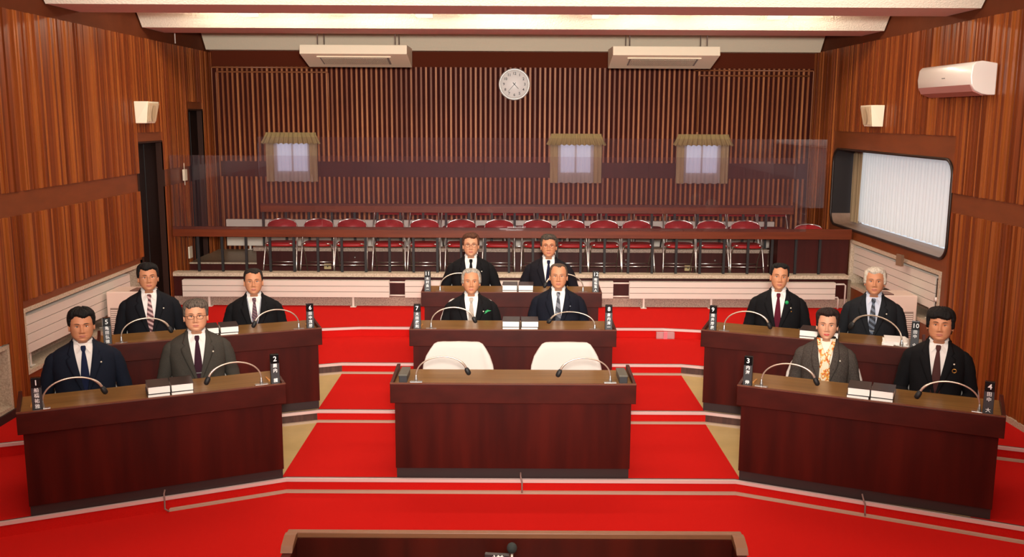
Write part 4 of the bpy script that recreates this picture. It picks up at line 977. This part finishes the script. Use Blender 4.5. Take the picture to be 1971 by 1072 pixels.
    while z > -.56:
        hw, fy, by = tors(z); cy = (fy + by) / 2; d = (by - fy) / 2; w0 = vw(z) + .0005; row = []
        N = 48
        for q in range(N + 1):
            u = q / N; ang0 = 0
            # start at front opening edge, go around the back
            t0 = min(.95, w0 / hw); a0 = math.asin(min(.98, t0 ** (2.3 / 2)))
            a = a0 + (2 * pi - 2 * a0) * u; sx = sin(a); cxx = cos(a)
            x = hw * (abs(sx) ** (2 / 2.3)) * (1 if sx >= 0 else -1); y = cy - d * (abs(cxx) ** (2 / 2.1)) * (1 if cxx >= 0 else -1)
            y += .0025 * sin(x * 60 + z * 25) * smooth(-.05, -.2, z)
            row.append((x, y, z))
        rs.append(row); z -= .012
    m_.rings(rs, closed=False, M=BM)
    for s in (-1, 1):
        sh = Vector((s * .165 * wsh, .006, -.080)); el = Vector((s * (.268 * wsh + ow), .03, -.35)); wr = Vector((s * .115, -.255, seatz + .10))
        pts = [Vector((s * .11 * wsh, .006, -.066)), sh, sh + Vector((s * .028, 0, -.026)), sh.lerp(el, .35) + Vector((s * .018, 0, 0)), sh.lerp(el, .7) + Vector((s * .008, 0, 0)), el, el.lerp(wr, .15) + Vector((0, 0, -.012)), el.lerp(wr, .45), el.lerp(wr, .8), wr]
        rad = [.036, .046, .055, .054, .051, .048, .050, .047, .041, .038]
        # denser sleeve with creases
        pp = []; rd = []
        for q in range(len(pts) - 1):
            for e_ in range(4):
                t_ = e_ / 4; pp.append(pts[q].lerp(pts[q + 1], t_)); rr2 = lerp(rad[q], rad[q + 1], t_); rd.append(rr2 * (1 + .035 * sin(q * 4 + e_ * 1.9 + s)))
        pp.append(pts[-1]); rd.append(rad[-1])
        for _ in range(2): pp = [pp[0]] + [(pp[i - 1] + pp[i] * 2 + pp[i + 1]) / 4 for i in range(1, len(pp) - 1)] + [pp[-1]]
        m_.tube(pp, rd, 0, 16, M=BM)
    jk = child(m_, 'jacket', [jm])
    # lapels with collar
    for s in (-1, 1):
        m_ = MB(); rows = []; zb = P.get('vbot', -.36) + .0; nz_ = 22
        for q in range(nz_ + 1):
            z = .022 + (zb - .022) * q / nz_; w0 = vw(z); row = []
            u = q / nz_
            wd = lerp(.020, .066, smooth(0, .32, u)) if u < .34 else lerp(.066, .004, (u - .34) / .66)
            if .22 < u < .27: wd *= .62
            if P.get('shawl'): wd = lerp(.03, .055, smooth(0, .4, u)) if u < .5 else lerp(.055, .01, (u - .5) / .5)
            for e_ in range(5):
                x = w0 - .003 + wd * e_ / 4; row.append((s * x, surf(x, z, .004 + .003 * sin(pi * e_ / 4)), z))
            rows.append(row)
        m_.rings(rows, closed=False, M=BM)
        o = child(m_, 'lapel', [P.get('lapmat', jm)], par=jk); sd = o.modifiers.new('s', 'SOLIDIFY'); sd.thickness = .003; sd.offset = 0
    m_ = MB(); rows = []
    for q in range(21):
        a = radians(62) + radians(236) * q / 20; row = []
        for (z, k) in ((.000, 1.14), (.022, .98), (.027, .94)):
            hw, fy, by = .072, -.058, .078; row.append((sin(a) * hw * k, (fy + by) / 2 - cos(a) * (by - fy) / 2 * k, z + .008 * (cos(a) < 0) - .012 * max(0, cos(a))))
        rows.append(row)
    m_.rings(rows, closed=False, M=BM); o = child(m_, 'jacket_collar', [jm], par=jk); sd = o.modifiers.new('s', 'SOLIDIFY'); sd.thickness = .004
    # shirt front + collar
    sm = P['shirt']; m_ = MB(); rows = []
    for q in range(26):
        z = (.006 if not P.get('scarf') else .03) - .41 * q / 25; w0 = min(.060, vw(z) + .02) if not P.get('openj') else min(.050, vw(z) + .03)
        zz_ = min(z, .0); rows.append([(x_, surf(x_, z, -.007) + (.012 * smooth(0, .03, z)), z) for x_ in [w0 * (2 * e_ / 10 - 1) for e_ in range(11)]])
    m_.rings(rows, closed=False, M=BM)
    if not P.get('scarf'):
        # collar band and two points
        ring = []
        for (z, k) in ((-.004, 1.10), (.012, 1.06), (.036, 1.0)):
            ring.append([(sin(2 * pi * q / 32) * .061 * k, .006 - cos(2 * pi * q / 32) * .057 * k - (.006 if z < 0 else 0) * max(0, cos(2 * pi * q / 32)), z - .020 * max(0, cos(2 * pi * q / 32)) ** 2 + .010 * max(0, -cos(2 * pi * q / 32))) for q in range(32)])
        m_.rings(ring, M=BM)
        for s in (-1, 1):
            f0 = -.052
            tri = [(s * .011, surf(.003, -.008, .010), -.008), (s * .054, -.022, .024), (s * .055, -.034, .000), (s * .042, surf(.046, -.050, .012), -.046)]
            tri2 = [(x_, y_ + .004, z_) for x_, y_, z_ in tri]
            m_.add(tri + tri2, [(0, 1, 2, 3), (4, 5, 6, 7), (0, 1, 5, 4), (1, 2, 6, 5), (2, 3, 7, 6), (3, 0, 4, 7)], 0, False, BM)
    child(m_, 'shirt', [sm])
    if P.get('tie'):
        m_ = MB(); rows = []
        prof = [(.002, .011, .020), (-.004, .0165, .024), (-.020, .016, .025), (-.033, .011, .022), (-.037, .0095, .016), (-.055, .0125, .014), (-.10, .0185, .013), (-.16, .0245, .012), (-.22, .0290, .012), (-.29, .031, .010), (-.34, .031, .009)]
        for z, ww, off in prof: rows.append([(x_, surf(abs(x_), z, off - .006 - .10 * abs(x_)), z) for x_ in [ww * (2 * e_ / 6 - 1) for e_ in range(7)]])
        m_.rings(rows, closed=False, M=BM); o = tie_ = child(m_, 'tie', [P['tie']]); sd = o.modifiers.new('s', 'SOLIDIFY'); sd.thickness = .004; sd.offset = -1
    if P.get('clip'):
        m_ = MB(); m_.box(-.016, .034, surf(0, -.26, .006), surf(0, -.26, .001), -.262, -.256, 0, BM); child(m_, 'tie_clip', [SILVER], par=tie_)
    if P.get('scarf'):
        m_ = MB()
        for s in (-1, 1):
            rows = []
            for q in range(24):
                z = .036 - .39 * q / 23; xo = lerp(.050, .0, smooth(.04, -.13, z)) * s; ww = lerp(.012, .030, smooth(.02, -.16, z)); row = []
                for e_ in range(7):
                    x_ = xo + s * .006 + ww * (e_ / 3 - 1); row.append((x_, surf(abs(x_), min(z, .0), .010 + .004 * sin(e_ * 2 + q * .5)) + (.02 * smooth(0, .05, z)), z))
                rows.append(row)
            m_.rings(rows, closed=False, M=BM)
        o = child(m_, 'scarf', [P['scarf']]); sd = o.modifiers.new('s', 'SOLIDIFY'); sd.thickness = .004
    # badge on the viewer's right lapel
    bx, bz = .105, -.115; by_ = surf(bx, bz, .010)
    if P.get('badge', 1):
        m_ = MB(); m_.lathe([(0, .004), (.0055, .003), (.006, 0), (.0, 0)], 10, M=BM @ Matrix.Translation((bx, by_, bz)) @ RX); child(m_, 'lapel_pin', [P.get('badgemat', mat('pale_pin', (226, 216, 196), .4))], par=jk)
    if P.get('ring'):
        m_ = MB(); m_.tube([(bx + .004 + .013 * cos(2 * pi * q / 14), by_ - .003, bz - .045 + .013 * sin(2 * pi * q / 14)) for q in range(15)], .0028, 0, 6, M=BM, cap=False); child(m_, 'ring_pin', [GOLD], par=jk)
    if P.get('ribbon') == 'leaf':
        m_ = MB(); c = Vector((bx + .035, by_ - .004, bz + .002)); m_.prism([(-.03, -.022), (-.012, -.016), (.002, -.004), (.034, .006), (.012, .010), (-.002, .014), (-.012, .004), (-.024, .0), (-.016, -.008)], -.004, .0, 'y', 0, BM @ Matrix.Translation(c)); child(m_, 'ribbon', [GREEN], par=jk)
    if P.get('ribbon') == 'round':
        m_ = MB(); m_.lathe([(0, .008), (.014, .005), (.017, 0), (0, 0)], 10, M=BM @ Matrix.Translation((bx - .035, surf(bx - .035, bz + .045, .010), bz + .045)) @ RX); child(m_, 'ribbon', [GREEN], par=jk)
        m_ = MB(); m_.lathe([(0, .004), (.005, .003), (.006, -.0), (0, 0)], 8, M=BM @ Matrix.Translation((bx + .005, by_, bz - .03)) @ RX); child(m_, 'charm', [GOLD], par=jk)
    if P.get('lanyard'):
        m_ = MB()
        for s in (-1, 1): m_.tube([(s * .058, surf(.058, .0, .012), .0), (s * .040, surf(.04, -.10, .012), -.10), (s * .022, surf(.022, -.18, .014), -.18), (s * .004, surf(.004, -.27, .016), -.27)], .004, 0, 6, M=BM)
        child(m_, 'lanyard', [mat('grey_blue_lanyard', (150, 156, 170), .6)])
    # trousers and shoes
    m_ = MB()
    for s in (-1, 1):
        hp = Vector((s * .09, .03, seatz + .035)); kn = Vector((s * .11, -.39, seatz + .035)); an = Vector((s * .11, -.365, floor_z + .09))
        m_.tube([hp, hp.lerp(kn, .5), kn + Vector((0, .03, 0)), kn + Vector((0, .0, -.03)), kn.lerp(an, .35), an], [.095, .085, .068, .066, .060, .052], 0, 12, M=BM)
    m_.ball((0, .03, seatz + .05), .17, .13, .09, 0, M=BM); child(m_, 'trousers', [jm])
    for s in (-1, 1):
        m_ = MB(); A = Vector((s * .11, -.365, floor_z)); m_.rings([[A + Vector((ww * cos(g), yy, .004 + hh * max(0, sin(g)))) for g in [2 * pi * q / 12 for q in range(12)]] for yy, ww, hh in ((.06, .02, .04), (.05, .036, .085), (-.02, .042, .095), (-.09, .046, .065), (-.16, .044, .045), (-.20, .025, .03))], cap0=True, cap1=True, M=BM); child(m_, 'shoe', [GLOSSBLACK])
    return body

def fabric(name, rgb, amt=.12, sc=(220, 220, 220)): return mat(name, rgb, .85, spec=.15, noise_amt=amt, nscale=sc)
def stripe(name, c1, c2, scale=24, c3=None):
    m = bpy.data.materials.new(name); m.use_nodes = True; n, l = nt(m); b = n['Principled BSDF']; b.inputs['Roughness'].default_value = .6
    tc = n.new('ShaderNodeTexCoord'); mp = n.new('ShaderNodeMapping'); mp.inputs['Rotation'].default_value = (0, radians(-35), 0); l.new(tc.outputs['Object'], mp.inputs[0])
    wv = n.new('ShaderNodeTexWave'); wv.bands_direction = 'Z'; wv.inputs['Scale'].default_value = scale; l.new(mp.outputs[0], wv.inputs[0])
    rp = n.new('ShaderNodeValToRGB'); rp.color_ramp.interpolation = 'CONSTANT'; e = rp.color_ramp.elements; e[0].color = lin(*c1); e[1].position = .55; e[1].color = lin(*c2)
    if c3: k = e.new(.85); k.color = lin(*c3)
    l.new(wv.outputs[0], rp.inputs[0]); l.new(rp.outputs[0], b.inputs['Base Color']); return m
WSH = fabric('white_shirt', (236, 228, 222), .02); BSH = fabric('pale_blue_shirt', (206, 210, 224), .02)
BLK = fabric('black_suit', (19, 18, 20)); NAVY = fabric('navy_suit', (22, 27, 40)); DNAVY = fabric('dark_navy_suit', (20, 22, 32)); GREY = fabric('dark_olive_grey_suit', (62, 58, 52), .18); CHR = fabric('charcoal_suit', (30, 31, 34)); BLK2 = fabric('blue_black_suit', (22, 23, 28))
TWEED = mat('grey_brown_tweed', (84, 76, 70), .95, spec=.1, rgb2=(56, 50, 46), nscale=(260, 260, 90), nd=3)
def scarf_mat():
    m = bpy.data.materials.new('cream_orange_scarf'); m.use_nodes = True; n, l = nt(m); b = n['Principled BSDF']; b.inputs['Roughness'].default_value = .5
    tc = n.new('ShaderNodeTexCoord'); v = n.new('ShaderNodeTexNoise'); v.inputs['Scale'].default_value = 26; v.inputs['Detail'].default_value = 1; l.new(tc.outputs['Object'], v.inputs[0])
    rp = n.new('ShaderNodeValToRGB'); rp.color_ramp.interpolation = 'CONSTANT'; e = rp.color_ramp.elements; e[0].color = lin(222, 206, 176); e[1].position = .50; e[1].color = lin(216, 150, 50)
    k = e.new(.56); k.color = lin(190, 84, 30); k = e.new(.62); k.color = lin(240, 214, 160); k = e.new(.70); k.color = lin(110, 70, 30)
    l.new(v.outputs[0], rp.inputs[0]); l.new(rp.outputs[0], b.inputs['Base Color']); return m
HK = dict(name='black', col=(22, 18, 17), col2=(12, 10, 10), front=.062, side=.0, thick=.022, sidethick=.014, vol=.25)
def hair(**k): d = dict(HK); d.update(k); return d
PEOPLE = {
 '1': dict(k='L1', lx=-0.438, h=1.11, w=1.02, jaw=1.10, nose=1, age=0, skin='b', hair=hair(front=0.068, thick=.028, wave=.008, vol=.5, temple=.01), brow='k', jacket=NAVY, shirt=WSH, tie=fabric('plain_navy_tie', (24, 31, 58), .1), shw=1.05, badge=1, hp=-2, label='young man in navy suit and navy tie, short black hair, at nameplate 1'),
 '2': dict(k='L1', lx=0.354, h=1.112, w=1.04, jaw=1.10, nose=1, age=.6, skin='a', hair=hair(name='pepper', col=(112, 100, 88), col2=(48, 42, 38), front=0.064, part=1, thick=.024), brow='b', glasses='d', jacket=GREY, shirt=WSH, tie=fabric('plum_tie', (52, 26, 38), .2), clip=1, shw=1.0, hy=-2, label='man in dark grey suit and plum tie, glasses and greying hair, at nameplate 2'),
 '3': dict(k='R1', lx=-0.348, h=1.062, s=1.02, w=.95, jaw=.96, nose=.85, age=.1, skin='c', lip='r', hair=hair(name='brownblack', col=(46, 28, 24), col2=(24, 16, 14), front=0.074, side=-.01, thick=.034, sidethick=.011, vol=.2, wave=.003), brow='b', jacket=TWEED, shirt=fabric('cream_blouse', (240, 228, 208), .02), scarf=scarf_mat(), openj=1, shawl=1, shw=.90, eye=.0056, hp=-6, label='woman in grey tweed jacket with cream and orange scarf, at nameplate 3'),
 '4': dict(k='R1', lx=0.434, h=1.138, w=1.03, jaw=1.12, nose=1, age=.1, skin='b', hair=hair(front=0.044, thick=.030, sidethick=.020, side=-.022, vol=.35, wave=.005), brow='k', jacket=BLK, shirt=WSH, tie=fabric('brown_tie', (74, 44, 42), .1), ring=1, shw=.92, s=1.06, eye=.004, label='man in black suit and brown tie, thick black fringe, at nameplate 4'),
 '5': dict(k='L2', lx=-0.464, h=1.122, w=.99, jaw=1.0, nose=1, age=.2, skin='b', hair=hair(front=0.064, thick=.024, part=-1), brow='k', glasses='s', jacket=BLK2, shirt=WSH, tie=stripe('pink_brown_stripe_tie', (84, 40, 44), (196, 158, 156), 9), hy=3, label='man in black suit and striped pink and brown tie, thin glasses, at nameplate 5'),
 '6': dict(k='L2', lx=0.425, h=1.031, w=.99, jaw=1.0, nose=1, age=.5, skin='b', hair=hair(name='thin_black', col=(40, 32, 28), col2=(24, 20, 18), front=0.074, thick=.013, sidethick=.008, side=.005), brow='b', glasses='s', jacket=BLK, shirt=WSH, tie=stripe('dark_maroon_pattern_tie', (56, 20, 34), (100, 60, 70), 14), lanyard=1, label='man in black suit with maroon tie and lanyard, receding hair, at nameplate 6'),
 '7': dict(k='C2', lx=-0.388, h=1.005, w=.98, jaw=.92, nose=1.05, age=1, skin='b', hair=hair(name='silver', col=(190, 180, 166), col2=(116, 106, 96), front=0.084, thick=.020, sidethick=.020, side=-.015), brow='g', jacket=BLK, shirt=WSH, tie=fabric('silver_tie', (172, 158, 146), .12), ribbon='leaf', label='man in black suit, silver tie and green ribbon, silver hair, at nameplate 7'),
 '8': dict(k='C2', lx=0.421, h=1.06, w=.98, jaw=1.04, nose=1.1, age=1, skin='b', hair=hair(name='browngrey', col=(96, 78, 62), col2=(60, 48, 40), front=0.086, thick=.010, sidethick=.009, side=.0), brow='g', glasses='s', jacket=DNAVY, shirt=WSH, tie=stripe('navy_grey_stripe_tie', (30, 32, 46), (104, 106, 116), 4.5), badgemat=mat('grey_pin', (120, 126, 134), .5), label='older man in navy suit and grey striped tie, thinning hair, at nameplate 8'),
 '9': dict(k='R2', lx=-0.345, h=1.102, w=.93, jaw=1.0, nose=1, age=.6, skin='b', hair=hair(front=0.078, thick=.020, sidethick=.010, side=.01), brow='k', jacket=BLK, shirt=WSH, tie=fabric('maroon_tie', (84, 20, 36), .2), ribbon='round', hy=5, hr=3, label='man in black suit, maroon tie and green rosette, at nameplate 9'),
 '10': dict(k='R2', lx=0.46, h=1.116, w=1.0, jaw=.98, nose=1, age=.8, skin='b', hair=hair(name='white', col=(222, 210, 192), col2=(176, 162, 146), front=0.07, thick=.024, sidethick=.020, side=-.02, vol=.35), brow='g', jacket=CHR, shirt=BSH, tie=stripe('dark_blue_stripe_tie', (18, 22, 36), (90, 100, 116), 8), clip=1, label='white haired man in charcoal suit and dark striped tie, at nameplate 10'),
 '11': dict(k='C3', lx=-0.43, h=1.083, w=.99, jaw=1.0, nose=1, age=.7, skin='a', hair=hair(name='brown', col=(96, 56, 36), col2=(54, 32, 24), front=0.07, thick=.024, part=1), brow='b', glasses='d', jacket=BLK, shirt=WSH, tie=fabric('black_tie', (16, 16, 18), .1), elb=.03, s=1.07, label='brown haired man in black suit and black tie, glasses, at nameplate 11'),
 '12': dict(k='C3', lx=0.389, h=1.076, w=.98, jaw=1.0, nose=1, age=.6, skin='b', hair=hair(name='darkgrey', col=(84, 74, 64), col2=(38, 32, 28), front=0.066, thick=.022), brow='k', glasses='r', jacket=fabric('blackish_suit', (24, 22, 28)), shirt=WSH, tie=fabric('midnight_tie', (24, 26, 48), .1), elb=.03, s=1.07, label='man in dark suit and dark blue tie, reddish glasses, at nameplate 12'),
}
for nm, P in PEOPLE.items():
    P['seed'] = int(nm) * 3.7; k = P['k']; base = put(k, P['lx'], .74, 0)
    P['hz'] = P['h']
    ang = -atan2(base.x, base.y) * -1
    rz = -atan2(base.x, base.y)
    M = Matrix.Translation(base) @ Matrix.Rotation(rz, 4, 'Z')
    build_person(P, M)
    sb = base + (Matrix.Rotation(rz, 3, 'Z') @ Vector((0, .0, 0)))
    place_seat(put(k, P['lx'] * 1.03, .60, 0), DM[k][1], 'white covered chair behind the person at nameplate %s' % nm)
place_seat(Vector((-.43, 7.50 - .29, 0)), 0, 'empty chair with white cover behind centre front desk, left one')
place_seat(Vector((.44, 7.50 - .29, 0)), 0, 'empty chair with white cover behind centre front desk, right one')
